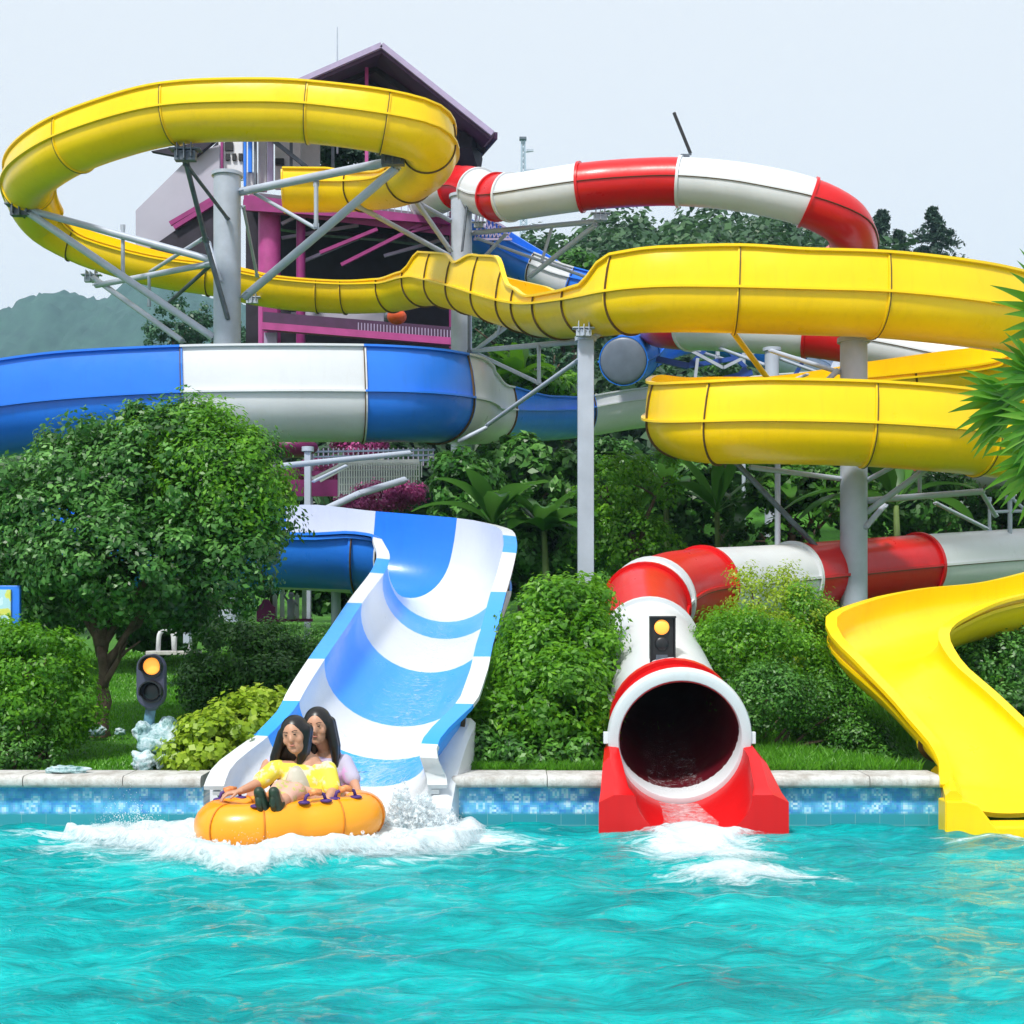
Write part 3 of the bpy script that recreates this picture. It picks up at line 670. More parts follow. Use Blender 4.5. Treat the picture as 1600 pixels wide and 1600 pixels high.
A_ = m1*1.1+(q-.5)*2.0-(13.3-Y)*.55+.55+.8*np.exp(-((X-1.9)/.75)**2-((Y-11.1)/.22)**2)+.35*np.exp(-((X-1.25)/.4)**2-((Y-12.2)/.15)**2)
foam_patch(X, Y, np.where(Y > 13.24, A_-1, A_), .04+.06*np.clip((Y-12.2), 0, 1), 'white foam pouring out below the red tube mouth')
film(bs, bA, bU, 33.2, 40.9, .75, lambda f, s: -.15+.45*f*f+.30*(1-abs(s)))
film(yx, xA, xU, 3.0, 9.9, .6, lambda f, s: -.75+.35*f)
film(rs, rA, rU, 43.5, 45.95, .5, lambda f, s: .1)
X, Y = np.meshgrid(np.linspace(-1, 1, 40), np.linspace(13.235, 14.0, 40)); zb_ = np.interp(Y, [13.26, 13.42, 13.75, 14.05], [-.06, .04, .12, .17]); rr_ = .52*np.ones_like(X)
Zt = zb_+.02+.34*(1-np.sqrt(np.clip(1-(X*.62)**2, 0, 1))); me = grid_mesh('water_film', xc+X*.36+X*.12, Y, Zt); at = me.attributes.new('alpha', 'FLOAT', 'POINT'); at.data.foreach_set('value', (.55-.5*np.abs(X)).ravel().astype(np.float32)); link('water_film', me, M['foam_sheet'], rs)
# spray
def drops(name, gens, label):
    mb = MB(); base = [Vector(v) for v in ((0, 0, 1), (1, 0, 0), (0, 1, 0), (-1, 0, 0), (0, -1, 0), (0, 0, -1))]
    fs = [(0, 1, 2), (0, 2, 3), (0, 3, 4), (0, 4, 1), (5, 2, 1), (5, 3, 2), (5, 4, 3), (5, 1, 4)]
    for g in gens:
        for p, r in g:
            st_ = R_.uniform(.9, 1.7); mb.add([(p[0]+v.x*r, p[1]+v.y*r, p[2]+v.z*r*st_) for v in base], fs)
    me = bpy.data.meshes.new(name); me.from_pydata(mb.v, [], mb.f); o = link(name, me, M['foam']); tag(o, label, 'spray', kind='stuff'); return o
def plume(px0, px1, topf, Y, n, rmin, rmax, pw_=1.6):
    for _ in range(n):
        px = R_.uniform(px0, px1); t = R_.random()**pw_; y = Y+R_.gauss(0, .10)
        top = topf(px)+R_.gauss(0, 6); zt = max(.02, P(px, top, Y).z)
        yield (P(px, 970, y).x, y, zt*t), R_.uniform(rmin, rmax)*(1.25-t)
pk = lambda cx, w_, h, b0: (lambda px: b0-(b0-h)*math.exp(-((px-cx)/w_)**2)*(1+.12*math.sin(px*.35)))
M['spray'] = foammat('thin_spray', False)
_nt = M['spray'].node_tree; _o = [q for q in _nt.nodes if q.type == 'OUTPUT_MATERIAL'][0]; _src = _o.inputs[0].links[0].from_socket; _tr = N(_nt, 'BsdfTransparent'); _mx = N(_nt, 'MixShader'); _r = ramp(_nt, noise(_nt, objco(_nt), 24, 6, .75), [(.42, (0, 0, 0)), (.56, (1, 1, 1))]); _nt.links.new(_r.outputs[0], _mx.inputs[0]); _nt.links.new(_tr.outputs[0], _mx.inputs[1]); _nt.links.new(_src, _mx.inputs[2]); _nt.links.new(_mx.outputs[0], _o.inputs[0])
def heap(name, blobs, label, vox=.016):
    mb = MB()
    for (p, r) in blobs: mb.ell(p, (r, r, r*1.25), 8, 6)
    o = link(name, mb.mesh(), M['spray']); m = o.modifiers.new('merge', 'REMESH'); m.mode = 'VOXEL'; m.voxel_size = vox; m.use_smooth_shade = True
    s = o.modifiers.new('smooth', 'SMOOTH'); s.iterations = 2
    tag(o, label, 'spray', kind='stuff'); return o
def heap_pts(f, px0, px1, Y, n, r0, r1):
    out = []
    for _ in range(n):
        px = R_.uniform(px0, px1); t = R_.random()**1.1; zt = max(.02, P(px, f(px)+R_.gauss(0, 4), Y).z); y = Y+R_.gauss(0, .09)
        out.append(((P(px, 970, y).x, y, zt*t), R_.uniform(r0, r1)*(1.15-.75*t)))
    return out
f_b = lambda px: min(pk(628, 22, 1222, 1290)(px), pk(662, 26, 1240, 1290)(px), pk(700, 22, 1272, 1292)(px))
heap('spray', heap_pts(f_b, 598, 716, 13.3, 2600, .008, .034), 'white burst of spray rising behind the right end of the raft', .011)
drops('spray', [plume(600, 712, lambda px: f_b(px)-10, 13.3, 5200, .002, .008, .8), plume(680, 760, pk(705, 34, 1268, 1300), 13.1, 500, .003, .009, 1.2)], 'fine drops thrown off the burst right of the raft')
drops('spray', [plume(120, 330, pk(195, 34, 1205, 1296), 13.3, 900, .002, .007, 1.3), plume(150, 300, pk(215, 50, 1262, 1305), 13.0, 1100, .003, .010, 1.2), plume(300, 470, pk(380, 60, 1298, 1330), 11.9, 300, .003, .008, 1.0)], 'thin spray of drops flying up left of the raft')
bow = []
for _ in range(2200):
    t = R_.random(); x_ = -3.0+2.5*t; yf = 12.45-.62*math.exp(-((x_+2.15)/.55)**2)+ .05*math.sin(x_*9)
    bow.append(((x_, yf+R_.gauss(0, .07), abs(R_.gauss(0, .03))+.03), R_.uniform(.006, .026)))
heap('spray', bow, 'low bow wave of white water along the front of the raft', .011)
# ---- ground and hills
def terrain():
    xs = np.concatenate([np.linspace(-600, -60, 28)[:-1], np.linspace(-60, -8, 53)[:-1], np.linspace(-8, 8, 81)[:-1], np.linspace(8, 60, 53)[:-1], np.linspace(60, 600, 28)])
    ys_ = np.concatenate([[14.07, 14.25, 14.45, 14.7, 15, 15.3, 15.6], np.linspace(16, 60, 60), np.linspace(63, 260, 60), np.linspace(280, 1200, 20)])
    X, Y = np.meshgrid(xs, ys_); Z = np.vectorize(ground)(X, Y)
    Z += np.where(Y > 15, (fbm(X, Y, .5, 4, 77)-.5)*.12, 0)
    return grid_mesh('ground', X, Y, Z)
def grassmat(name, lo, hi, s=2.0):
    m, nt, b, out = newmat(name); v = objco(nt)
    r = ramp(nt, noise(nt, v, s, 8, .7), [(.3, lo), (.7, hi)]); nt.links.new(r.outputs[0], b.inputs['Base Color']); b.inputs['Roughness'].default_value = .85
    bp = N(nt, 'Bump'); bp.inputs['Strength'].default_value = .8; bp.inputs['Distance'].default_value = .05
    nt.links.new(noise(nt, v, 30, 4), bp.inputs['Height']); nt.links.new(bp.outputs[0], b.inputs['Normal']); return m
M['lawn'] = grassmat('lawn_ground', (.035, .14, .006), (.07, .26, .012))
tag(link('ground', terrain(), M['lawn']), kind='structure')
M['deck'] = plain('pool_deck_stone', (.45, .42, .38), .8, bump=.3)
mb = MB(); mb.box((0, -160, -.35), (900, 300, .9)); tag(mb.build('pool_deck', M['deck']), kind='structure')
mb = MB(); mb.box((0, 2, -1.1), (70, 40, .1)); tag(mb.build('pool_floor', plain('pool_floor_tile', (.05, .45, .5), .5)), kind='structure')
# ------------------------------------------------------------------ foliage
def leaf_mesh(name, C, Nn, size, var, aspect=.5, fold=.25, droop=0.0, axis=None):
    "one folded rhombus per leaf"
    n = len(C); g = rng
    Nn = Nn/np.maximum(np.linalg.norm(Nn, axis=1), 1e-6)[:, None]
    if axis is None:
        a = g.normal(size=(n, 3)); a[:, 2] -= droop
    else: a = axis
    a = a-(a*Nn).sum(1)[:, None]*Nn; a /= np.maximum(np.linalg.norm(a, axis=1), 1e-6)[:, None]
    b = np.cross(Nn, a); s = size[:, None]
    base = C-a*s*.5; tip = C+a*s*.5; mid = C-a*s*.06
    l = mid-b*s*aspect*.5+Nn*s*fold*.3; r = mid+b*s*aspect*.5+Nn*s*fold*.3
    V = np.stack([base, l, tip, r], 1).reshape(-1, 3)
    i = np.arange(n)[:, None]*4
    Q = (i+np.array([[0, 3, 2, 1]])).astype(np.int32)
    me = bpy.data.meshes.new(name); me.vertices.add(4*n); me.vertices.foreach_set('co', V.ravel())
    me.loops.add(4*n); me.loops.foreach_set('vertex_index', Q.ravel())
    me.polygons.add(n); me.polygons.foreach_set('loop_start', np.arange(0, 4*n, 4, dtype=np.int32)); me.polygons.foreach_set('loop_total', np.full(n, 4, np.int32))
    at = me.attributes.new('var', 'FLOAT', 'FACE'); at.data.foreach_set('value', np.clip(var, 0, 1).astype(np.float32))
    me.update(calc_edges=True); return me
def crown_pts(lobes, nclump, per, rc, shell=.75, up=.35, squash=.8):
    "lobes: (cx,cy,cz,rx,ry,rz). returns leaf centres, normals, per-leaf variation"
    vol = np.array([l[3]*l[4]*l[5] for l in lobes])**.67; pick = rng.choice(len(lobes), nclump, p=vol/vol.sum())
    L = np.array(lobes)[pick]
    d = rng.normal(size=(nclump, 3)); d /= np.linalg.norm(d, axis=1)[:, None]
    rad = shell+(1-shell)*rng.random(nclump)**.5; rad *= np.where(rng.random(nclump) < .22, rng.random(nclump)**.4, 1)
    cc = L[:, :3]+d*L[:, 3:]*rad[:, None]
    # skip clumps deep inside another lobe
    keep = np.ones(nclump, bool)
    for l in lobes:
        q = (cc-np.array(l[:3]))/np.array(l[3:]); keep &= ~((q**2).sum(1) < .35)
    keep |= rng.random(nclump) < .25
    cc = cc[keep]; d = d[keep]; k = len(cc)
    cv = rng.normal(0, .16, k); rcs = rc*rng.uniform(.6, 1.3, k)
    idx = np.repeat(np.arange(k), per); m = len(idx)
    e = rng.normal(size=(m, 3)); e /= np.linalg.norm(e, axis=1)[:, None]; rr = rng.random(m)**.45
    off = e*rr[:, None]*rcs[idx][:, None]*np.array([1, 1, squash])
    C = cc[idx]+off
    Nn = e*.7+d[idx]*.5+np.array([0, 0, up])+rng.normal(size=(m, 3))*.35
    var = .5+cv[idx]+rng.normal(0, .15, m)+.18*e[:, 2]*rr
    return C, Nn, var
def trunk_mb(base, top, r0, limbs, seed=1, bend=.08):
    r = random.Random(seed); mb = MB(); base = Vector(base); top = Vector(top)
    pts = []; rs = []
    for k in range(8):
        t = k/7; p = base.lerp(top, t)+Vector((r.gauss(0, bend), r.gauss(0, bend), 0))*t*(1 if k else 0)
        pts.append(p); rs.append(r0*(1.35 if k == 0 else 1-.5*t))
    mb.tube(pts, rs, 10)
    for (t, end, rr) in limbs:
        end = Vector(end); p0 = base.lerp(top, t); L = (end-p0)
        q = [p0.lerp(end, s)+Vector((0, 0, L.length*.10*math.sin(math.pi*s)))+Vector((r.gauss(0, .03), r.gauss(0, .03), r.gauss(0, .02)))*(s > 0) for s in (0, .25, .5, .75, 1)]
        mb.tube(q, [rr, rr*.8, rr*.6, rr*.42, rr*.2], 7)
        for _ in range(3):
            s = r.uniform(.4, .9); a = p0.lerp(end, s)+Vector((0, 0, L.length*.10*math.sin(math.pi*s))); b = a+Vector((r.gauss(0, .4), r.gauss(0, .3), r.uniform(.15, .6)))*L.length*.4
            mb.tube([a, a.lerp(b, .5)+Vector((0, 0, .03)), b], [rr*.4, rr*.28, rr*.12], 5)
    return mb
LM = {
 'deep': leafmat('deep_green_leaves', (.008, .045, .004), (.030, .14, .010), (.15, .37, .07)),
 'fresh': leafmat('fresh_green_leaves', (.030, .12, .004), (.085, .26, .008), (.20, .46, .02), .42),
 'lime': leafmat('yellow_green_leaves', (.12, .22, .006), (.27, .42, .018), (.45, .58, .06), .4),
 'mid': leafmat('mid_green_leaves', (.014, .065, .006), (.040, .16, .012), (.11, .30, .03)),
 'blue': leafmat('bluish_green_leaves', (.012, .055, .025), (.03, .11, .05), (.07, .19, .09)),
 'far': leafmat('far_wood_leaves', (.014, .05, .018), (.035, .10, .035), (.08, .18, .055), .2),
 'pinkflower': leafmat('magenta_bougainvillea', (.25, .02, .14), (.45, .05, .26), (.62, .16, .40)),
 'frond': leafmat('palm_frond', (.03, .12, .006), (.07, .25, .012), (.18, .42, .03), .4, .35),
 'broad': leafmat('broad_glossy_leaves', (.020, .085, .012), (.045, .16, .02), (.10, .26, .04), .35, .3),
 'grass': leafmat('grass_blades', (.04, .15, .004), (.08, .28, .010), (.15, .42, .02), .35),
 'pine': leafmat('conifer_needles', (.006, .028, .014), (.014, .05, .028), (.03, .085, .04), .1, .6),
}
def tree(name, label, base, lobes, mat, trunk=None, nclump=300, per=60, rc=.28, size=(.05, .09), group=None, cat='tree', aspect=.5, seed=1, crown_name='crown', shell=.75, up=.35, droop=0):
    t = thing(name, label, cat, base, group)
    C, Nn, var = crown_pts(lobes, nclump, per, rc, shell, up)
    sz = rng.uniform(size[0], size[1], len(C))
    link(crown_name, leaf_mesh(crown_name, C, Nn, sz, var, aspect, droop=droop), LM[mat], t, smooth=False)
    if trunk is not None: 
        link('trunk' if cat == 'tree' else 'stems', trunk.mesh(), M['bark'], t)
    return t
def px_lobe(px, py, Y, rx, ry, depth=None):
    "lobe given by its centre in the photo and radii in photo pixels"
    p = P(px, py, Y); k = Y/F; return (p.x, p.y, p.z, rx*k, depth or rx*k*.8, ry*k)
# the round tree at the left, close to the pool
b0 = Vector((P(157, 1148, 16.5).x, 16.5, ground(0, 16.5)-.05))
lob = [px_lobe(120, 800, 16.4, 125, 120), px_lobe(270, 760, 16.6, 130, 110), px_lobe(340, 800, 16.4, 96, 105), px_lobe(190, 730, 17, 110, 70), px_lobe(320, 700, 16.8, 78, 58), px_lobe(60, 860, 16.5, 85, 95), px_lobe(200, 880, 16.0, 150, 85),
       px_lobe(335, 880, 16.1, 96, 78), px_lobe(250, 930, 16.6, 100, 60), px_lobe(110, 940, 16.6, 70, 60), px_lobe(405, 820, 16.4, 36, 60), px_lobe(5, 820, 17.0, 60, 110), px_lobe(120, 690, 16.9, 60, 38), px_lobe(400, 740, 16.6, 45, 55)]
_r = random.Random(99)
for _k in range(26):
    _a = _r.uniform(-.3, math.pi+.3); _s = _r.uniform(.93, 1.10); lob.append(px_lobe(215+212*_s*math.cos(_a), 835-185*_s*math.sin(_a), _r.uniform(16.2, 17), _r.uniform(14, 36), _r.uniform(12, 30)))
tm = trunk_mb(b0, P(160, 1010, 16.5), .105, [(.9, P(120, 880, 16.4), .07), (.95, P(200, 870, 16.6), .07), (.8, P(240, 960, 16.5), .06), (1, P(160, 850, 16.6), .08), (.7, P(290, 880, 16.4), .05), (1, P(60, 900, 16.6), .05), (1, P(330, 800, 16.6), .05), (.55, P(215, 1000, 16.3), .045)], 3, .05)
tree('broadleaf_tree', 'round dense tree with small glossy leaves, forked grey trunk on the lawn at left', b0, lob, 'deep', tm, 900, 88, .25, (.055, .105), aspect=.52)
# brighter fresh growth at the top of the same tree is its own crown piece
tr0 = bpy.data.objects['broadleaf_tree']
C, Nn, var = crown_pts([px_lobe(350, 760, 16.3, 100, 95), px_lobe(320, 695, 16.6, 85, 60), px_lobe(255, 690, 16.6, 60, 45), px_lobe(392, 790, 16.2, 48, 80)], 190, 80, .24, .85, .5)
link('fresh_growth', leaf_mesh('fresh_growth', C, Nn, rng.uniform(.05, .09, len(C)), var), LM['fresh'], tr0, smooth=False)
def bush(label, lobes, mat, Y, nclump, per, rc, size, group=None, aspect=.5, name='bush', seed=5, cat='bush', up=.35, shell=.75):
    x = lobes[0][0]; z = ground(x, Y); base = Vector((x, Y, z))
    mb = MB(); r = random.Random(seed)
    for k in range(7):
        l = r.choice(lobes); e = Vector((l[0]+r.gauss(0, l[3]*.3), l[1], l[2]+l[5]*.2))
        s = base+Vector((r.gauss(0, .08), r.gauss(0, .05), -.05)); mb.tube([s, s.lerp(e, .5)+Vector((r.gauss(0, .05), 0, .05)), e], [.022, .016, .006], 6)
    return tree(name, label, base, lobes, mat, mb, nclump, per, rc, size, group, cat, aspect, seed, 'foliage', shell, up)
bush('bright green leafy bush under the sign at the left edge', [px_lobe(50, 1040, 14.9, 80, 65), px_lobe(20, 1110, 14.8, 70, 70), px_lobe(95, 1100, 15.0, 62, 65), px_lobe(10, 1000, 15.2, 50, 30)], 'fresh', 14.9, 260, 70, .17, (.04, .075))
bush('low dark spreading shrub below the bright bush at the left edge', [px_lobe(10, 1175, 14.5, 50, 30), px_lobe(60, 1178, 14.6, 36, 24), px_lobe(-10, 1150, 14.5, 30, 50)], 'mid', 14.5, 80, 70, .14, (.035, .06))
bush('dark rounded shrub behind the rock heap and the left signal light', [px_lobe(360, 1035, 18.3, 70, 65), px_lobe(410, 1020, 18.6, 60, 50), px_lobe(330, 1075, 18, 50, 45), px_lobe(420, 1070, 18, 60, 45)], 'mid', 18.3, 260, 70, .2, (.05, .08))
bush('pale clipped hedge bush left of the blue and white flume', [px_lobe(480, 1010, 19.5, 60, 36), px_lobe(455, 1050, 19.2, 60, 45), px_lobe(500, 1060, 19, 60, 50)], 'mid', 19.4, 240, 70, .15, (.03, .05))
bush('yellow green bush with rounded leaves beside the blue flume end', [px_lobe(330, 1160, 14.5, 52, 42), px_lobe(375, 1130, 14.9, 50, 40), px_lobe(290, 1180, 14.35, 32, 28), px_lobe(415, 1105, 15.2, 38, 28)], 'lime', 14.5, 170, 50, .15, (.06, .10), aspect=.8)
bush('tall dense hedge between the blue flume and the red tube', [px_lobe(868, 1000, 15.8, 78, 95), px_lobe(844, 1060, 15.4, 68, 85), px_lobe(880, 1110, 14.9, 75, 90), px_lobe(792, 1140, 15.0, 52, 65), px_lobe(905, 960, 16, 60, 55), px_lobe(930, 1050, 15.4, 35, 100)], 'fresh', 15.3, 560, 75, .2, (.05, .10), seed=8)
bush('ragged hedge foot of darker leaves behind the coping mid pool', [px_lobe(810, 1178, 14.6, 75, 30), px_lobe(900, 1180, 14.6, 55, 30), px_lobe(740, 1170, 14.6, 40, 36)], 'mid', 14.55, 160, 60, .13, (.05, .09), seed=9)
bush('light green feathery bush over the red and white tube', [px_lobe(1195, 945, 17.8, 58, 46), px_lobe(1245, 960, 17.8, 56, 46), px_lobe(1262, 1000, 17.6, 46, 50), px_lobe(1200, 1000, 17.6, 80, 46), px_lobe(1165, 905, 18.2, 22, 22), px_lobe(1225, 900, 18.2, 30, 16)], 'lime', 17.7, 190, 55, .17, (.035, .065), seed=10)
bush('olive green shrub mass right of the red tube', [px_lobe(1160, 1010, 16.2, 75, 55), px_lobe(1225, 1030, 16.4, 66, 58), px_lobe(1262, 960, 17.6, 32, 46), px_lobe(1125, 985, 17.0, 36, 28), px_lobe(1272, 1070, 16.4, 40, 46)], 'fresh', 16.2, 330, 60, .19, (.035, .07), seed=11)
bush('dark shrub in the shade of the yellow flume end', [px_lobe(1200, 1090, 15.4, 75, 50), px_lobe(1285, 1110, 15.8, 62, 52), px_lobe(1340, 1160, 15.6, 52, 42), px_lobe(1385, 1190, 15.3, 46, 26)], 'mid', 15.5, 320, 60, .17, (.03, .06), seed=12)
bush('dark leafy shrub inside the bend of the yellow flume end', [px_lobe(1560, 1045, 17.6, 75, 50), px_lobe(1600, 1020, 18, 60, 50), px_lobe(1590, 1100, 16.8, 60, 30)], 'deep', 17.6, 200, 60, .2, (.05, .08), seed=13)
# grass and lawn blades
def blades(name, n, xr, yr, h, label, fn=None, mat='grass', w=.009):
    x = rng.uniform(*xr, n); y = yr[0]+(yr[1]-yr[0])*rng.random(n)**1.5
    if fn is not None:
        k = fn(x, y); x, y = x[k], y[k]; n = len(x)
    z = np.array([ground(a, b) for a, b in zip(x, y)])
    hh = h*rng.uniform(.5, 1.3, n); lean = rng.normal(0, .35, (n, 2))*hh[:, None]; th = rng.uniform(0, math.pi, n)
    b = np.stack([np.cos(th), np.sin(th)*.4, 0*th], 1)*w; B = np.stack([x, y, z-.01], 1)
    m = B+np.stack([lean[:, 0]*.35, lean[:, 1]*.35, hh*.6], 1); t = B+np.stack([lean[:, 0], lean[:, 1], hh], 1)
    V = np.stack([B-b*.6, m-b, t, m+b], 1).reshape(-1, 3)
    Q = (np.arange(n)[:, None]*4+np.array([[0, 3, 2, 1]])).astype(np.int32)
    me = bpy.data.meshes.new(name); me.vertices.add(4*n); me.vertices.foreach_set('co', V.ravel()); me.loops.add(4*n); me.loops.foreach_set('vertex_index', Q.ravel())
    me.polygons.add(n); me.polygons.foreach_set('loop_start', np.arange(0, 4*n, 4, dtype=np.int32)); me.polygons.foreach_set('loop_total', np.full(n, 4, np.int32))
    at = me.attributes.new('var', 'FLOAT', 'FACE'); at.data.foreach_set('value', rng.uniform(0, 1, n).astype(np.float32)); me.update(calc_edges=True)
    o = link(name, me, LM[mat], smooth=False); tag(o, label, 'grass', kind='stuff'); return o
blades('grass', 150000, (-12, -1.5), (14.12, 26), .05, 'short mown lawn grass behind the left coping', lambda x, y: (y > 15.2) | (x < -3.0))
blades('grass', 26000, (2.5, 6.0), (14.2, 16.2), .16, 'rough grass tufts behind the coping right of the red tube', lambda x, y: (x < 4.15-(y-14.2)*.9))
blades('grass', 9000, (-.6, 1.0), (14.2, 14.8), .14, 'rough grass behind the coping at the hedge foot')
blades('grass', 40000, (-3, 9), (16, 27), .22, 'wild grass on the bank under the flumes')
# middle-distance trees: a few shapes, copied
MIDS = []
def mid_tree(label, px, top, Y, w, mat, size=(.12, .22), n=230, per=55, seed=1, group='trees behind the flumes', low=None):
    base = Vector((P(px, 0, Y).x, Y, 0)); base.z = ground(base.x, Y)-.1
    zt = P(px, top, Y).z; h = zt-base.z; k = Y/F; r = random.Random(seed); lobes = []
    zl = base.z+.12*h if low is None else P(px, low, Y).z
    for i in range(9):
        f = r.random(); zz = zl+(zt-zl)*(.12+.76*f); ww = w*k*(.5+.35*math.sin(math.pi*f))
        lobes.append((base.x+r.gauss(0, w*k*.42), Y+r.gauss(0, w*k*.25), zz, ww*r.uniform(.75, 1.1), ww*.8, (zt-zl)*r.uniform(.15, .24)))
    lobes.append((base.x, Y, zt-(zt-zl)*.16, w*k*.5, w*k*.5, (zt-zl)*.17))
    tm = trunk_mb(base, Vector((base.x+.1, Y, base.z+h*.6)), .035*h, [(r.uniform(.5, .95), Vector((l[0], l[1], l[2])), .018*h) for l in lobes[:6]], seed, .06)
    t = tree('leafy_tree', label, base, lobes, mat, tm, n, per, .11*w*k+.12, size, group, aspect=.55, seed=seed)
    MIDS.append(t); return t
mid_tree('dark tree left of the slim middle column below the blue and white flume', 715, 705, 28, 70, 'deep', seed=21, low=900)
mid_tree('broad tree with fresh leaves just left of the slim middle column', 815, 690, 30, 90, 'deep', seed=22, low=920, size=(.16, .3))
mid_tree('light feathery tree just right of the slim middle column', 980, 705, 27, 70, 'fresh', seed=23, low=940, size=(.06, .12), n=300)
mid_tree('dark tree above the elbow of the red tube', 1075, 715, 30, 70, 'deep', seed=24, low=900)
mid_tree('tall tree behind the slim middle column below the blue flume', 955, 690, 33, 70, 'deep', seed=25, low=850)
mid_tree('bluish tree behind the left side of the thick right column', 1225, 720, 28, 75, 'mid', seed=26, low=880)
mid_tree('dark tree right of the thick right column', 1440, 740, 31, 90, 'deep', seed=27, low=900)
mid_tree('dark tree at the right edge below the yellow loop', 1570, 760, 32, 80, 'deep', seed=28, low=900)
mid_tree('deep green tree hanging over the small arch and picket fence', 420, 780, 26, 90, 'deep', seed=29, low=950)
mid_tree('dark tree behind the post of the blue flume', 560, 830, 26, 75, 'deep', seed=30, low=960)
mid_tree('dark tree beside the sign at the left edge', 40, 860, 22, 80, 'deep', seed=31, low=1010)
mid_tree('deep green tree behind the trunk of the round tree', 230, 900, 24, 90, 'deep', seed=32, low=1010)
mid_tree('shaded tree filling the gap above the hedge', 860, 790, 28, 70, 'deep', seed=33, low=960)
mid_tree('leafy tree between the two thick columns', 1130, 560, 52, 90, 'mid', seed=34, low=760)
mid_tree('pale tree between trusses above the blue flume', 830, 560, 50, 70, 'fresh', seed=35, low=680, size=(.2, .4))
mid_tree('tree under the lattice arm right of the tall grey column', 800, 480, 58, 70, 'blue', seed=36, low=620)
mid_tree('green tree left of the tower foot', 300, 470, 60, 70, 'blue', seed=37, low=620)
mid_tree('dark green tree beside the tower windows', 415, 500, 56, 45, 'blue', seed=38, low=620)
mid_tree('tree behind the drop of the yellow flume', 890, 400, 66, 75, 'mid', seed=39, low=560, size=(.25, .45))
mid_tree('dark leafy tree outside the picture left of the sign', -250, 760, 24, 110, 'deep', seed=71, low=1000)
mid_tree('fresh green tree outside the picture far left', -480, 800, 30, 110, 'mid', seed=72, low=960)
mid_tree('leafy tree outside the picture beyond the fan palm', 1900, 700, 27, 110, 'mid', seed=73, low=960)
# big-leaved plants in the dark middle ground
def broad_plant(label, px, py, Y, h, nleaf, L, W, mat='broad', name='banana_plant', seed=1, group='big-leaved plants in the shade', spread=1.0):
    r = random.Random(seed); x = P(px, 0, Y).x; base = Vector((x, Y, ground(x, Y)-.05)); top = P(px, py, Y)
    t = thing(name, label, 'plant', base, group)
    mb = MB(); mb.tube([base, base.lerp(top, .5)+Vector((.05, 0, 0)), top], [.10, .08, .05], 10); link('stem', mb.mesh(), M['stem'], t)
    for k in range(nleaf):
        a = 2*math.pi*k/nleaf*1.0+r.gauss(0, .3); el = r.uniform(.2, 1.25); l = L*r.uniform(.75, 1.15)
        d = Vector((math.cos(a)*math.cos(el)*spread, math.sin(a)*math.cos(el), math.sin(el))).normalized()
        side = d.cross(Vector((0, 0, 1))).normalized(); rows = []; m = 9
        W_ = W*r.uniform(.5, .85); p = top.copy(); dd = d.copy()
        vs = []; fs = []
        for i in range(m+1):
            f = i/m; wd = W_*math.sin(math.pi*min(1, (f*.93+.03)))**.7*(.5 if f < .12 else 1)*.5
            nrm = side.cross(dd).normalized(); rag = r.uniform(.85, 1.08)
            vs += [p-side*wd*rag+nrm*wd*.30, p.copy(), p+side*wd*rag+nrm*wd*.30]
            p = p+dd*(l/m); dd = (dd+Vector((0, 0, -.11-.05*f))).normalized()
        fs = [(i*3+j, i*3+j+1, (i+1)*3+j+1, (i+1)*3+j) for i in range(m) for j in (0, 1)]
        me = bpy.data.meshes.new('leaf'); me.from_pydata([tuple(v) for v in vs], [], fs)
        at_ = me.attributes.new('var', 'FLOAT', 'FACE'); at_.data.foreach_set('value', [min(1, max(0, .5+r.gauss(0, .2)))]*len(fs))
        link('leaf', me, LM[mat], t)
    return t
broad_plant('banana plant with long arching leaves left of the thick right column', 1215, 800, 29, 3, 12, 2.2, .62, seed=41)
broad_plant('banana plant with dark arching leaves under the lower yellow loop', 1120, 800, 28, 3, 11, 2.0, .5, seed=42)
broad_plant('big-leaved plant right of the thick right column', 1400, 790, 27, 3, 11, 2.2, .6, seed=43)
broad_plant('big-leaved plant with rounded leaves above the blue flume bend', 850, 830, 27, 3, 14, 1.3, .75, seed=44)
broad_plant('big-leaved plant behind the upper bend of the blue flume', 770, 820, 27, 3, 12, 1.6, .7, seed=45)
broad_plant('big-leaved plant with drooping leaves right of the slim column', 1040, 770, 29, 3, 12, 1.8, .5, seed=46)
broad_plant('big-leaved plant below the truss above the blue flume', 810, 590, 49, 3, 12, 1.6, .9, 'fresh', seed=47)
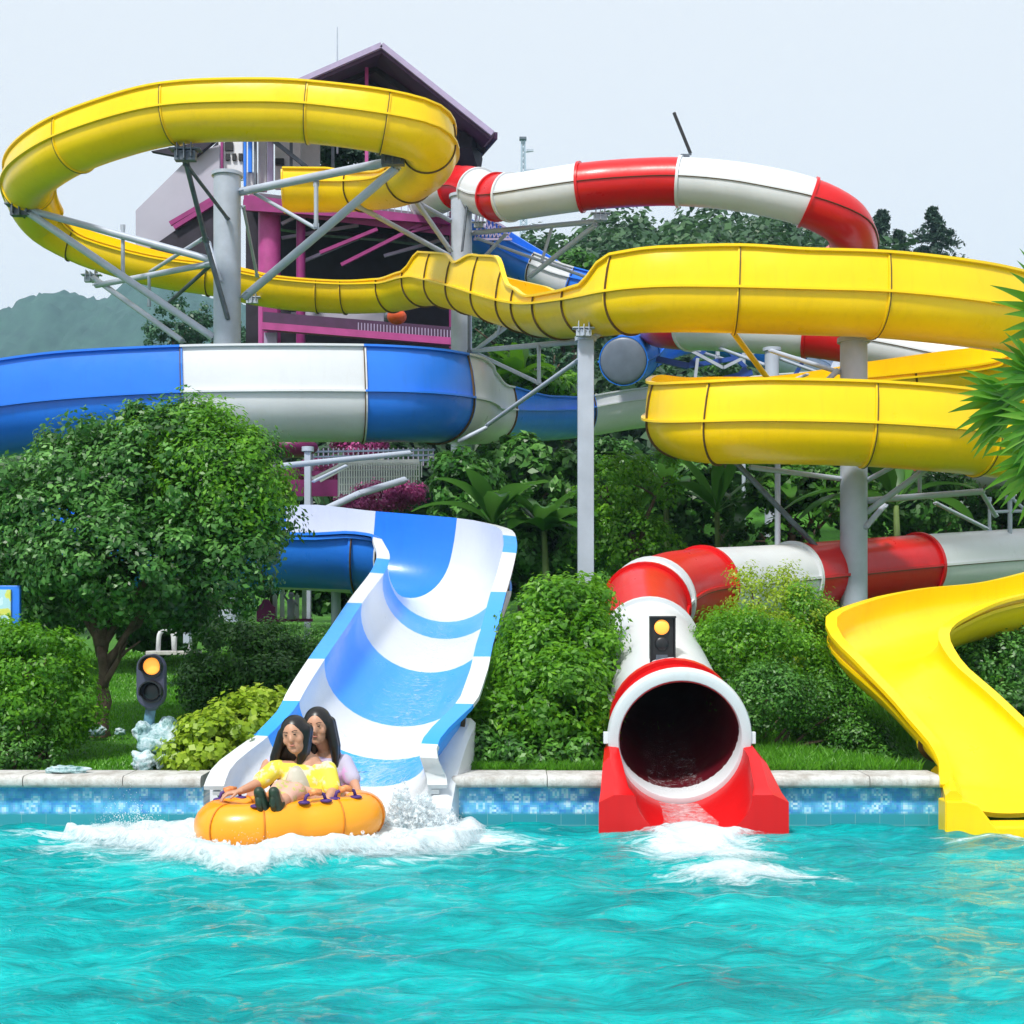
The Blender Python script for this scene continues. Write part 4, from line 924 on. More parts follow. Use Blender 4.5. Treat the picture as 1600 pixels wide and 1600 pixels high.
# fan palm whose fronds reach in from the right edge
pb = thing('fan_palm', 'fan palm reaching in from the right edge in front of the yellow loops', 'palm tree', (P(1765, 0, 13.9).x, 14.9, .5))
tp = Vector((P(1765, 0, 14.9).x, 14.9, P(0, 600, 14.9).z))
mb = MB(); mb.tube([Vector((tp.x, 14.9, .4)), Vector((tp.x-.05, 14.9, 2)), tp], [.17, .14, .12], 14); link('trunk', mb.mesh(), M['bark'], pb)
def fan(cpx, cpy, Y, rpx, ang0, ang1, nb=22, seed=1, tilt=.3):
    r = random.Random(seed); c0 = P(cpx, cpy, Y); R0 = rpx*Y/F; vs = []; fs = []; va = []
    for k in range(nb):
        a = ang0+(ang1-ang0)*(k+.5)/nb+r.gauss(0, .02)
        d = Vector((math.cos(a), tilt*math.cos(a+.6)+r.gauss(0, .05), math.sin(a))).normalized()
        side = d.cross(Vector((.25, -1, .15))).normalized(); nrm = side.cross(d).normalized()
        L = R0*r.uniform(.85, 1.08); w_ = R0*.085; n0 = len(vs); p = c0.copy(); dd = d.copy(); m = 6
        for i in range(m+1):
            f = i/m; ww = w_*(.25+1.5*f if f < .45 else (1-f)*1.68+.02)
            vs += [p-side*ww+nrm*ww*.5, p.copy(), p+side*ww+nrm*ww*.5]; p = p+dd*(L/m); dd = (dd+Vector((0, 0, -.05*f*(1+r.random())))).normalized()
        q = [(n0+i*3+j, n0+i*3+j+1, n0+(i+1)*3+j+1, n0+(i+1)*3+j) for i in range(m) for j in (0, 1)]; fs += q; va += [min(1, max(0, .5+r.gauss(0, .22)))]*len(q)
    me = bpy.data.meshes.new('frond'); me.from_pydata([tuple(v) for v in vs], [], fs)
    at_ = me.attributes.new('var', 'FLOAT', 'FACE'); at_.data.foreach_set('value', va)
    o = link('frond', me, LM['frond'], pb)
    mb = MB(); mb.tube([tp, tp.lerp(c0, .5)+Vector((0, 0, .12)), c0], [.03, .02, .014], 6); s = link('stalk', mb.mesh(), M['stem'], o)
    ORG[s.name] = ORG[o.name]
PI = math.pi
fan(1668, 500, 14.5, 135, PI*.42, PI*1.12, 13, 1)
fan(1632, 588, 14.0, 100, PI*.70, PI*1.25, 12, 2); fan(1590, 622, 14.2, 118, PI*.85, PI*1.35, 13, 3, .45)
fan(1632, 655, 14.0, 92, PI*.85, PI*1.6, 14, 4); fan(1645, 702, 14.4, 125, PI*.92, PI*1.5, 14, 5); 

# conifers on the ridge
def conifer(label, px, top, Y, hpx, wpx, seed):
    r = random.Random(seed); k = Y/F; tp_ = P(px, top, Y); h = hpx*k; base = Vector((tp_.x, Y, ground(tp_.x, Y)-.3))
    t = thing('conifer', label, 'tree', base, 'conifers on the ridge')
    mb = MB(); mb.tube([base, tp_], [.28, .04], 8); link('trunk', mb.mesh(), M['bark'], t)
    Cs = []; Ns = []
    for i in range(26):
        f = (i+.5)/26; z = tp_.z-h*f; rad = wpx*k*(.10+1.5*f)*r.uniform(.55, 1.25)
        for j in range(r.randint(2, 4)):
            a = r.uniform(0, 6.28); m = 70; s = rng.random(m)
            Cs.append(np.stack([tp_.x+math.cos(a)*rad*s+rng.normal(0, .10, m), Y+math.sin(a)*rad*s+rng.normal(0, .10, m), z+.12*rad*s-.3*rad*s**2+rng.normal(0, .10, m)], 1)); Ns.append(rng.normal(size=(m, 3))+np.array([0, 0, .6]))
    C = np.concatenate(Cs); Nn = np.concatenate(Ns)
    link('crown', leaf_mesh('crown', C, Nn, rng.uniform(.18, .42, len(C)), rng.random(len(C)), .4), LM['pine'], t, smooth=False)
conifer('spiky conifer alone against the sky at the right', 1457, 326, 100, 110, 52, 51)
conifer('conifer close to the right bend of the red tube', 1378, 330, 98, 100, 34, 52)
conifer('shorter conifer between the red tube bend and the lone conifer', 1404, 362, 99, 70, 34, 53)
# the wood on the hill
def wood():
    Cs, Ns, Vs = [], [], []
    pts = []
    for _ in range(620):
        y = R_.uniform(58, 128); x = R_.uniform(-.42, .48)*y*1.05
        pts.append((x, y))
    for x, y in pts:
        z = ground(x, y); r = R_.uniform(2.0, 4.2); h = R_.uniform(3.0, 5.5)
        if P(0, 0, 1) is None: continue
        m = 620; e = rng.normal(size=(m, 3)); e /= np.linalg.norm(e, axis=1)[:, None]; e[:, 2] = np.abs(e[:, 2])*1.0-.15
        bump_ = 1+.22*np.sin(e[:, 0]*7+x)*np.sin(e[:, 1]*6+y)+.1*rng.normal(size=m)
        C = np.array([x, y, z+h*.35])+e*np.array([r, r, h*.8])*bump_[:, None]
        Cs.append(C); Ns.append(e+rng.normal(size=(m, 3))*.5+np.array([0, 0, .4])); Vs.append(np.clip(.45+R_.gauss(0, .16)+rng.normal(0, .14, m), 0, 1))
    C = np.concatenate(Cs); me = leaf_mesh('hill_wood', C, np.concatenate(Ns), rng.uniform(.35, .75, len(C)), np.concatenate(Vs), .7)
    o = link('hill_wood', me, LM['far'], smooth=False); tag(o, 'wooded hillside of rounded crowns behind the flumes', 'wood', kind='stuff')
wood()
# far hills, coloured blue-green for the haze
def hills():
    xs = np.linspace(-700, 500, 620); ys_ = np.concatenate([np.linspace(560, 800, 90), np.linspace(806, 1100, 30)]); X, Y = np.meshgrid(xs, ys_)
    prof = np.interp(X*F/760+CX, [-1200, -300, 0, 40, 100, 145, 180, 225, 262, 330, 500, 900, 1600, 2400], [600, 520, 486, 474, 469, 482, 474, 460, 456, 478, 520, 600, 700, 800])
    crest = ZC+(HY-prof)*760/F
    t = (Y-560)/200; t = np.clip(t, 0, 1); fall = np.clip((Y-760)/340, 0, 1)
    Z = crest*(t**.8)*(1-.35*fall)+ (fbm(X, Y, .012, 5, 41)-.5)*46*t*(1-.6*np.exp(-((Y-760)/60)**2))+(fbm(X, Y, .05, 4, 42)-.5)*14+np.abs(fbm(X, Y, .14, 3, 44)-.45)*16
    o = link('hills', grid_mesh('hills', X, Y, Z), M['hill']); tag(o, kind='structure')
M['hill'] = grassmat('haze_tinted_slopes', (.008, .045, .04), (.03, .10, .075), .09)  # distance haze put into the slope colour as a blue-green tint
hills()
# ------------------------------------------------------------------ steel supports
def support(label, px, top, Y, wpx, arms, group='steel columns carrying the flumes', square=False, base_py=None, Yb=None, saddles=()):
    Yb = Yb or Y; x = P(px, 0, Y).x; base = Vector((x, Y, ground(x, Y)-.05)); tp_ = P(px, top, Y); r = wpx*Y/F/2
    t = thing('support_column', label, 'support column', base, group)
    mb = MB()
    if square: mb.bar(base, tp_, 2*r, 2*r); sharp(mb.build('post', M['steel'], t, bevel=.012), 30)
    else:
        mb.tube([base, tp_], r, 32); sharp(mb.build('post', M['steel'], t, smooth=True), 40)
    mb = MB(); mb.tube([tp_-Vector((0, 0, .06)), tp_+Vector((0, 0, .02))], r+.05, 24); sharp(mb.build('cap_plate', M['steel'], t, smooth=True), 40)
    mb = MB(); mb.tube([base, base+Vector((0, 0, .10))], r+.14, 24); sharp(mb.build('base_plate', M['steel'], t, smooth=True), 40)
    for a in arms:
        (x1, y1, Y1), (x2, y2, Y2), w_ = a[:3]; mat = a[3] if len(a) > 3 else 'steel'; nm = a[4] if len(a) > 4 else ('arm' if w_ >= 9 else 'brace')
        p, q = P(x1, y1, Y1), P(x2, y2, Y2); mb = MB(); rr = w_*(Y1+Y2)/2/F/2
        mb.tube([p, q], rr, 14); d = (q-p).normalized()
        for e, s in ((p, 1), (q, -1)): mb.box(e+d*s*rr*.8, (rr*2.6, .02, rr*2.6), d.to_track_quat('Z', 'Y'))
        sharp(mb.build(nm, M[mat], t, smooth=True), 40)
    for (sx, sy, sY, sr) in saddles:
        c_ = P(sx, sy, sY); k = sr*sY/F; mb = MB()
        mb.box(c_, (k*1.5, k*.6, k*.7)); mb.box(c_+Vector((0, 0, k*.45)), (k*2.2, k*.9, k*.12)); mb.box(c_+Vector((0, 0, k*.2)), (k*.10, k*1.3, k*1.1)); mb.box(c_+Vector((k*.5, 0, .1)), (k*.08, k*1.2, k*1.0)); mb.box(c_+Vector((-k*.5, 0, .1)), (k*.08, k*1.2, k*1.0))
        for bx_ in (-.6, -.2, .2, .6): mb.tube([c_+Vector((k*bx_, -k*.35, k*.2)), c_+Vector((k*bx_, -k*.42, k*.2))], k*.06, 8)
        mb.build('saddle', M['steel_dark'] if sr > 20 else M['steel'], t, bevel=.01)
    return t
Yc = 34
support('thick grey column inside the big yellow ring with arms spreading both ways', 355, 272, Yc, 42, [
 ((375, 300, Yc), (612, 252, 31.6), 13), ((382, 464, Yc), (620, 262, 31.6), 13), ((494, 284, 32.8), (494, 356, 32.8), 7), ((398, 302, Yc), (492, 356, 32.9), 6),
 ((337, 408, Yc), (52, 330, 35), 11), ((334, 528, Yc), (44, 332, 35), 12), ((192, 352, 34.6), (192, 432, 34.6), 6), ((326, 378, Yc), (345, 440, Yc-.4), 6),
 ((290, 252, 31.4), (322, 378, 33.2), 8, 'steel_dark'), ((322, 378, 33.2), (356, 498, Yc-.35), 8, 'steel_dark'), ((292, 258, 31.4), (356, 342, Yc-.35), 6, 'steel_dark'),
 ((285, 533, 34.5), (146, 434, 36.6), 9), ((330, 412, Yc), (150, 446, 36.4), 9), ((233, 430, 35.2), (233, 478, 35.4), 5), ((334, 410, 34.2), (262, 475, 35.6), 6, 'steel_dark'), ((380, 322, Yc), (402, 432, 35.8), 5), ((318, 372, 33.6), (236, 424, 36), 6)],
 saddles=((290, 244, 31.0, 22), (614, 250, 31.3, 24), (34, 330, 35.0, 22), (143, 436, 36.8, 14), (394, 470, 36.5, 12)))
Y2 = 38
support('tall grey column at the red tube start, carrying trusses to both sides', 721, 306, Y2, 33, [
 ((706, 402, Y2), (552, 318, 36), 8), ((704, 392, 36.5), (640, 300, 35.5), 8), ((704, 345, Y2), (655, 318, 36), 7),
 ((738, 364, Y2), (932, 346, 35.4), 8), ((930, 352, 35.4), (828, 432, 37), 8), ((863, 353, 36.4), (846, 410, 36.6), 5), ((745, 372, Y2), (930, 438, 37), 5), ((760, 398, Y2), (790, 366, 37.4), 6),
 ((738, 548, Y2), (905, 534, 27), 8), ((742, 548, Y2), (815, 492, 29), 7), ((740, 550, Y2), (845, 600, 31), 6), ((842, 540, 30), (842, 600, 30), 6), ((785, 495, 30), (776, 525, 33), 4),
 ((733, 470, 37.5), (733, 552, 37.5), 5, 'steel_dark'), ((730, 318, 37.5), (722, 392, 37.4), 4, 'steel_dark')],
 saddles=((938, 340, 35.2, 14), (748, 352, 37.6, 10)))
Y3 = 24.8
support('slim pale column standing mid picture between the two wide flumes', 915, 528, Y3, 25, [
 ((905, 562, Y3), (762, 664, 28.5), 7), ((760, 668, 28.5), (716, 690, 28.4), 7), ((925, 530, Y3), (950, 512, 24.8), 9)], square=True, saddles=((912, 520, Y3-.3, 16),))
Y4 = 24.15
support('thick grey column under the yellow loops with fanned arms on the right', 1334, 530, Y4, 42, [
 ((1128, 700, 23.4), (1312, 893, Y4), 9, 'steel_dark'), ((1172, 730, 23.6), (1312, 748, Y4), 8), ((1355, 800, Y4), (1448, 732, 23.6), 10), ((1355, 782, Y4), (1535, 768, 24.5), 10), ((1352, 752, Y4), (1408, 722, 23.6), 8),
 ((1437, 722, 24), (1437, 776, 24.6), 6), ((1462, 786, 24.8), (1542, 826, 25.5), 6), ((1312, 582, Y4), (1205, 548, 26.5), 7), ((1292, 595, Y4), (1310, 578, Y4), 9), ((1352, 824, Y4-.2), (1382, 790, 24.6), 9), ((1533, 768, 24.5), (1556, 806, 25.4), 7)],
 saddles=((1130, 700, 23.1, 14), (1345, 532, 24.0, 10), (1345, 724, 23.2, 10)))
support('faint grey column left of the thick right column, half hidden by leaves', 1206, 545, 34, 22, [((1217, 560, 34), (1300, 590, 34), 5), ((1195, 570, 34), (1100, 535, 38), 5)])
support('yellow-painted slanting post under the upper yellow loop', 1215, 602, 25.4, 9, [((1140, 512, 23.8), (1206, 600, 25.4), 9, 'yellow', 'arm'), ((1216, 602, 25.4), (1262, 585, 25.6), 5)], saddles=((1136, 510, 23.7, 12),))
support('blue-grey thin post left of the blue flume bend', 481, 700, 24.2, 10, [((474, 812, 23.2), (560, 772, 24), 11), ((560, 772, 24), (632, 750, 25), 11), ((440, 728, 23), (640, 708, 24.5), 9), ((490, 752, 22.6), (540, 728, 23.4), 5)], square=True)
support('grey post under the dark underside of the blue flume', 525, 900, 22.2, 15, [], saddles=())
support('railing post with a crossbar behind the yellow end at the right edge', 1578, 776, 27, 7, [((1546, 800, 27), (1606, 798, 27), 5), ((1546, 778, 27), (1546, 830, 27), 5), ((1580, 778, 27), (1606, 800, 27), 5)])
support('thin steel post under the distant blue flume', 1162, 540, 42, 6, [((1075, 545, 42), (1165, 572, 43), 6), ((1120, 522, 42), (1120, 560, 42), 4), ((1165, 575, 42), (1130, 610, 42), 4), ((1165, 545, 42), (1195, 520, 42), 4)])
# ------------------------------------------------------------------ tower
Yt = 43
tw = thing('slide_tower', 'start tower with steep dark purple roof, white panels and magenta decks behind the yellow ring', 'tower', (P(560, 0, Yt).x, Yt, 2))
k = Yt/F
def quad_slab(pts, th, mat, name, parent, off=Vector((0, 0, 1))):
    mb = MB(); pts = [Vector(p) for p in pts]; n = len(pts); nr = (pts[1]-pts[0]).cross(pts[2]-pts[0]).normalized()*th
    mb.add(pts+[p+nr for p in pts], [tuple(range(n-1, -1, -1)), tuple(range(n, 2*n))]+[(i, (i+1) % n, n+(i+1) % n, n+i) for i in range(n)])
    return mb.build(name, M[mat], parent)
ap_f = P(597, 74, 41.5); ap_b = P(560, 150, 49); er_f = P(770, 212, 41.5); er_b = P(728, 262, 49); el_f = P(392, 164, 41.5); el_b = P(330, 232, 49)
rf = quad_slab([ap_f, er_f, er_b, ap_b], -.14, 'purple', 'roof', tw); quad_slab([ap_b, el_b, el_f, ap_f], -.14, 'purple', 'roof_slope', tw)
for a, b in ((ap_f, er_f), (ap_f, el_f)):
    mb = MB(); mb.bar(a+Vector((0, -.10, .02)), b+Vector((0, -.10, .02)), .12, .15); mb.build('barge_board', M['lilac'], tw)
mb = MB(); mb.bar(er_f+Vector((.08, 0, 0)), er_b+Vector((.08, 0, 0)), .12, .2); mb.build('gutter', M['purple'], tw)
for fx in (.25, .5, .75):
    for e_, b_ in ((er_f, er_b), (el_f, el_b)):
        mb = MB(); mb.bar(ap_f.lerp(ap_b, fx)+Vector((0, 0, -.22)), e_.lerp(b_, fx)+Vector((0, 0, -.22)), .12, .16); mb.build('rafter', M['dark'], tw)
mb = MB(); mb.bar(P(573, 106, 42.5), P(573, 300, 42.5), .10); mb.build('king_post', M['pink'], tw)
mb = MB(); mb.bar(P(726, 218, 43), P(740, 262, 44), .5, .7); mb.bar(P(727, 216, 43), P(712, 262, 45), .4, .4); mb.build('fascia_board', M['dark'], tw)
for px_ in (744, 706, 520, 455): 
    mb = MB(); mb.bar(P(px_, 232 if px_ > 700 else 200, 44), P(px_, 345, 44), .09); mb.build('post', M['steel_dark'], tw)
# start-level enclosure
def panel(x0, y0, x1, y1, Y, mat, name, th=.12):
    a = P(x0, y0, Y); b = P(x1, y1, Y); mb = MB(); mb.box(((a.x+b.x)/2, Y, (a.z+b.z)/2), (abs(b.x-a.x), th, abs(a.z-b.z))); return mb.build(name, M[mat], tw, bevel=.01)
panel(342, 200, 380, 282, 44, 'offwhite', 'wall_panel')
for px_ in (346, 356, 366): pass
for i_ in range(3): panel(353+10*i_, 240, 359+10*i_, 251, 43.9, 'black', 'window_slot', .1)
panel(352, 222, 364, 236, 43.9, 'black', 'window_slot', .1); panel(381, 214, 385, 292, 43.8, 'blue', 'stripe'); panel(388, 214, 394, 270, 43.8, 'blue', 'stripe'); panel(397, 214, 401, 292, 43.8, 'steel_dark', 'stripe'); panel(345, 214, 349, 278, 43.8, 'magenta', 'stripe')
panel(385, 270, 402, 296, 44.05, 'offwhite', 'wall_panel'); panel(404, 214, 417, 300, 44.2, 'offwhite', 'wall_panel'); panel(418, 222, 427, 292, 43.8, 'lilac', 'stripe'); panel(430, 222, 470, 296, 44.6, 'offwhite', 'wall_panel'); panel(470, 222, 500, 262, 45.5, 'offwhite', 'wall_panel')
panel(430, 248, 444, 258, 44.4, 'black', 'window_slot'); panel(441, 262, 470, 272, 44.4, 'black', 'window_slot')
mb = MB(); mb.bar(P(425, 218, 43.7), P(480, 262, 43.7), .12); mb.build('stair_rail', M['steel_dark'], tw)
# big pale side panel of the stair
a_ = [P(212, 329, 42.5), P(302, 240, 42.5), P(343, 226, 42.5), P(343, 392, 42.5), P(212, 392, 42.5)]
quad_slab([(p.x, p.y, p.z) for p in a_], .15, 'lilac_wall', 'stair_side_wall', tw)
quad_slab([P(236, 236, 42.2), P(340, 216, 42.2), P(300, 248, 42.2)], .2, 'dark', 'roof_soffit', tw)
for a, b in ((P(266, 350, 42), P(338, 308, 42)), (P(272, 356, 42), P(340, 314, 42))):
    mb = MB(); mb.bar(a, b, .13, .13); mb.build('handrail', M['magenta'], tw)
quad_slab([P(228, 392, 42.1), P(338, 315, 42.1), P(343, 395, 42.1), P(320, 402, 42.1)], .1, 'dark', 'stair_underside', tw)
# decks
dk = [P(380, 312, 42), P(706, 352, 42), P(720, 340, 48), P(395, 300, 48)]
quad_slab(dk, -.3, 'magenta', 'deck', tw)
quad_slab([P(382, 306, 41.9), P(704, 343, 41.9), P(704, 352, 41.9), P(382, 330, 41.9)], -.12, 'magenta', 'deck_fascia', tw)
mb = MB()
for i_ in range(26):
    f = i_/25; p = P(440, 312, 41.8).lerp(P(700, 341, 41.8), f); mb.bar(p, p+Vector((0, 0, .75)), .025)
mb.bar(P(440, 312, 41.8)+Vector((0, 0, .75)), P(700, 341, 41.8)+Vector((0, 0, .75)), .05); mb.build('railing', M['lilac'], tw)
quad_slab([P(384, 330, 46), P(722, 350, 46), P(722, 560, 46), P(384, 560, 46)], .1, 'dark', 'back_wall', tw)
quad_slab([P(430, 356, 44), P(706, 372, 43.4), P(690, 384, 43.2), P(580, 372, 43.2), P(500, 366, 43.2)], .1, 'steel_dark', 'canopy_fabric', tw)
for px_, w_ in ((421, .34), (712, .2), (470, .14)):
    mb = MB(); mb.tube([P(px_, 332, 42.6), P(px_, 560, 42.6)], w_, 16); sharp(mb.build('column', M['pink' if px_ == 421 else 'magenta'], tw, smooth=True), 40)
for a, b in ((P(590, 358, 42), P(500, 395, 42)), (P(660, 350, 42), P(533, 414, 42)), (P(690, 352, 42), P(640, 362, 42))):
    mb = MB(); mb.bar(a, b, .1); mb.build('brace', M['magenta'], tw)
# lower deck with rail band
quad_slab([P(412, 506, 41.5), P(706, 530, 41.5), P(706, 541, 41.5), P(412, 517, 41.5)], -.25, 'pink', 'lower_deck_edge', tw)
quad_slab([P(412, 488, 41.7), P(706, 512, 41.7), P(706, 529, 41.7), P(412, 506, 41.7)], -.1, 'purple', 'parapet', tw)
panel(410, 478, 434, 545, 41.9, 'magenta', 'corner_post'); panel(413, 492, 433, 500, 41.7, 'offwhite', 'wall_panel'); panel(413, 520, 433, 545, 41.6, 'lilac', 'wall_panel')
panel(455, 488, 600, 508, 43.5, 'lilac_wall', 'wall_panel')
mb = MB()
for i_ in range(30):
    p = P(560, 519, 41.3).lerp(P(704, 531, 41.3), i_/29); mb.bar(p, p+Vector((0, 0, .28)), .03)
mb.build('railing', M['lilac'], tw)
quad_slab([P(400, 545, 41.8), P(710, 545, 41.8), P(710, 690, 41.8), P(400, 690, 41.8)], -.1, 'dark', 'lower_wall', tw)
ln = thing('lantern', 'round orange lantern hanging under the yellow flume at the lower tower deck', 'lantern', P(620, 506, 40))
mb = MB(); mb.ell(P(620, 495, 40), (.28, .28, .22), 20, 10); mb.build('shade', plain('orange_lantern', (.75, .10, .02), .5), ln, smooth=True)
mb = MB(); mb.tube([P(620, 484, 40), P(620, 470, 40)], .03, 8); mb.ell(P(606, 494, 40.1), (.12, .12, .18), 12, 8); mb.build('hook', M['steel_dark'], ln)
# spiky umbrella tree silhouette behind the start platform
tree('umbrella_tree', 'dark umbrella-shaped tree seen between the yellow ring and its start', Vector((P(500, 0, 52).x, 52, ground(P(500, 0, 52).x, 52))), [px_lobe(510, 240, 52, 60, 9), px_lobe(560, 250, 52, 50, 11), px_lobe(470, 238, 52, 30, 7)], 'pine',
     trunk_mb(P(500, 600, 52), P(498, 262, 52), .28, [(.98, P(540, 246, 52), .14), (.96, P(482, 240, 52), .12), (.97, P(575, 248, 52), .12)], 4, .03), 90, 45, .35, (.15, .3))
# ------------------------------------------------------------------ far masts
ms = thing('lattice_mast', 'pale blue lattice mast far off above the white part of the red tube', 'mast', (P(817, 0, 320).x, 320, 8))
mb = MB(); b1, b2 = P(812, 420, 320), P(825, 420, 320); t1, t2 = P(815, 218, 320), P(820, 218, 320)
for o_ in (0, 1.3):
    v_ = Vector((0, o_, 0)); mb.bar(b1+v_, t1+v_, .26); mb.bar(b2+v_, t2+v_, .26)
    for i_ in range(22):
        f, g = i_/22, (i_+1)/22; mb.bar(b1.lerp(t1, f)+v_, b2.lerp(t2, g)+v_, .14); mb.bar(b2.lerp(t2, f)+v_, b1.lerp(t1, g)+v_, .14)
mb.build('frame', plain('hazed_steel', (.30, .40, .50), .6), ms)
mb = MB(); mb.box(P(817, 217, 320), (1.6, 1.6, .5)); mb.build('top_platform', M['steel_dark'], ms)
mb = MB(); mb.bar(P(820, 238, 320), P(832, 236, 320), .25); mb.box(P(828, 235, 320), (1.6, .5, .5)); mb.bar(P(822, 266, 320), P(842, 266, 320), .5); mb.build('antenna_arm', M['steel'], ms)
an = thing('antenna_pole', 'hair-thin pale pole rising above the yellow ring left of the roof', 'antenna', P(527, 190, 44))
mb = MB(); mb.tube([P(527, 240, 44), P(527, 95, 44), P(527, 42, 44)], [.035, .025, .015], 8); mb.build('rod', M['steel'], an)
bo = thing('crane_boom', 'thin black boom leaning over the middle of the red and white tube', 'boom', P(1078, 242, 36))
mb = MB(); mb.bar(P(1079, 240, 36), P(1053, 176, 36), .055, .075); mb.build('arm', M['black'], bo)
mb = MB(); mb.bar(P(1079, 241, 36), P(1066, 244, 35.2), .05); mb.box(P(1070, 245, 34.9), (.22, .14, .10)); mb.build('foot', M['steel_dark'], bo)
# ------------------------------------------------------------------ park bits
pv = thing('pavilion', 'small open pavilion with a domed magenta roof below the white part of the flume', 'pavilion', (P(460, 0, 38).x, 38, 2.2))
mb = MB(); c_ = P(458, 699, 38); mb.ell(c_, (.68, .6, .28), 24, 10); mb.build('roof', M['magenta'], pv, smooth=True)
for dx in (-.5, .5):
    mb = MB(); mb.tube([c_+Vector((dx, 0, 0)), c_+Vector((dx, 0, -2.6))], .04, 8); mb.build('post', M['lilac'], pv)
mb = MB(); mb.box(c_+Vector((0, 0, -.7)), (1.7, .1, .12)); mb.box(c_+Vector((.2, 0, -1.1)), (2.2, .1, .45)); mb.build('counter', M['magenta'], pv)
hf = thing('stair_house', 'white slatted stair enclosure below the blue part of the flume', 'stair house', (P(590, 0, 36).x, 36, 2.3))
mb = MB()
for i_ in range(34):
    x_ = 530+i_*3.9; zt_ = 722; zb_ = 790 if i_ < 22 else 790-(i_-22)*4; a = P(x_, zt_, 36); b = P(x_, zb_, 36); mb.bar(a, b, .028, .04)
mb.build('slats', M['offwhite'], hf)
for i_ in range(7): 
    mb = MB(); a = P(530, 724+i_*11, 36.1); b = P(655-max(0, i_-2)*13, 722+i_*11, 36.1); mb.bar(a, b, .035 if i_ else .14); mb.build('rail', M['offwhite'], hf)
quad_slab([P(528, 724, 36.4), P(655, 720, 36.4), P(640, 760, 36.4), P(600, 792, 36.4), P(528, 792, 36.4)], -.08, 'lilac_wall', 'back_panel', hf)
for a, b in ((P(488, 748, 36), P(540, 722, 36)), (P(500, 752, 36), P(545, 728, 36))):
    mb = MB(); mb.bar(a, b, .06); mb.build('handrail', M['offwhite'], hf)
rl = thing('railing_run', 'long blue-grey handrail with thin posts under the blue part of the flume', 'railing', (P(560, 0, 39).x, 39, 3))
mb = MB()
for y_ in (706, 714, 722): mb.bar(P(480, y_, 39), P(680, y_-3, 39), .05)
mb.build('rail', plain('blue_grey_paint', (.16, .22, .34), .5), rl)
mb = MB()
for i_ in range(26): mb.bar(P(482+i_*7.8, 700, 39), P(482+i_*7.8, 728, 39), .035)
mb.build('balusters', M['lilac'], rl)
bush('magenta bougainvillea mound behind the top of the blue flume bend', [px_lobe(590, 778, 30, 34, 20), px_lobe(630, 772, 30.5, 30, 16), px_lobe(550, 790, 29.5, 26, 12)], 'pinkflower', 30, 110, 55, .2, (.07, .13), seed=61)
bush('magenta flowering shrub row behind the railing under the flume', [px_lobe(560, 700, 42, 45, 12), px_lobe(500, 735, 41, 50, 14)], 'pinkflower', 42, 90, 45, .22, (.08, .16), seed=62)
# arch, picket fence, castle cut-out
ar = thing('garden_arch', 'small pale double arch on a stone slab on the lawn behind the left signal light', 'arch', P(270, 1018, 21))
mb = MB()
for cx_ in (-.10, .14):
    cc_ = P(270, 1018, 21)+Vector((cx_, 0, 0)); pts = [cc_+Vector((-.12, 0, 0)), cc_+Vector((-.11, 0, .2))]+[cc_+Vector((-.11*math.cos(a), 0, .2+.13*math.sin(a))) for a in [PI*i/8 for i in range(1, 8)]]+[cc_+Vector((.11, 0, .2)), cc_+Vector((.12, 0, 0))]
    mb.tube(pts, .035, 8)
mb.build('arches', M['offwhite'], ar, smooth=True)
mb = MB(); mb.box(P(272, 1020, 21), (.75, .4, .06)); mb.build('slab', M['coping'], ar, bevel=.01)
mb = MB(); mb.bar(P(292, 960, 20.8), P(292, 1005, 20.8), .09); mb.bar(P(282, 975, 20.8), P(298, 1000, 20.8), .05); mb.build('leaning_board', M['steel'], ar)
pf = thing('picket_fence', 'short white picket fence with a magenta house cut-out deep in the garden', 'fence', P(440, 968, 23))
for i_ in range(6):
    p = P(418+i_*11.5, 968, 23); mb = MB(); h_ = .28+.10*((i_*7) % 3); mb.prism([(p.x-.035, p.z), (p.x+.035, p.z), (p.x+.035, p.z+h_), (p.x, p.z+h_+.05), (p.x-.035, p.z+h_)], 22.98, 23.02); mb.build('picket', M['offwhite'], pf)
p = P(416, 968, 22.9); mb = MB(); mb.prism([(p.x-.15, p.z), (p.x+.15, p.z), (p.x+.15, p.z+.2), (p.x+.08, p.z+.25), (p.x+.04, p.z+.33), (p.x-.04, p.z+.33), (p.x-.08, p.z+.25), (p.x-.15, p.z+.2)], 22.86, 22.92); mb.build('house_board', M['magenta'], pf)
mb = MB(); mb.box(P(445, 969, 22.95), (.9, .1, .05)); mb.build('base_rail', M['magenta'], pf)
st_ = thing('garden_statue', 'small pale lilac statue of a standing figure in the picket fence', 'statue', P(455, 968, 22.8))
mb = MB(); c_ = P(455, 968, 22.8); mb.tube([c_, c_+Vector((0, 0, .12)), c_+Vector((0, 0, .2)), c_+Vector((0, 0, .3)), c_+Vector((0, 0, .34))], [.08, .05, .06, .07, .03], 12); mb.ell(c_+Vector((0, 0, .39)), .05); mb.tube([c_+Vector((-.05, 0, .3)), c_+Vector((-.11, -.02, .38)), c_+Vector((-.08, -.02, .44))], [.02, .018, .012], 8); mb.tube([c_+Vector((.05, 0, .3)), c_+Vector((.11, -.02, .22))], [.02, .015], 8)
mb.build('figure', M['lilac'], st_, smooth=True)
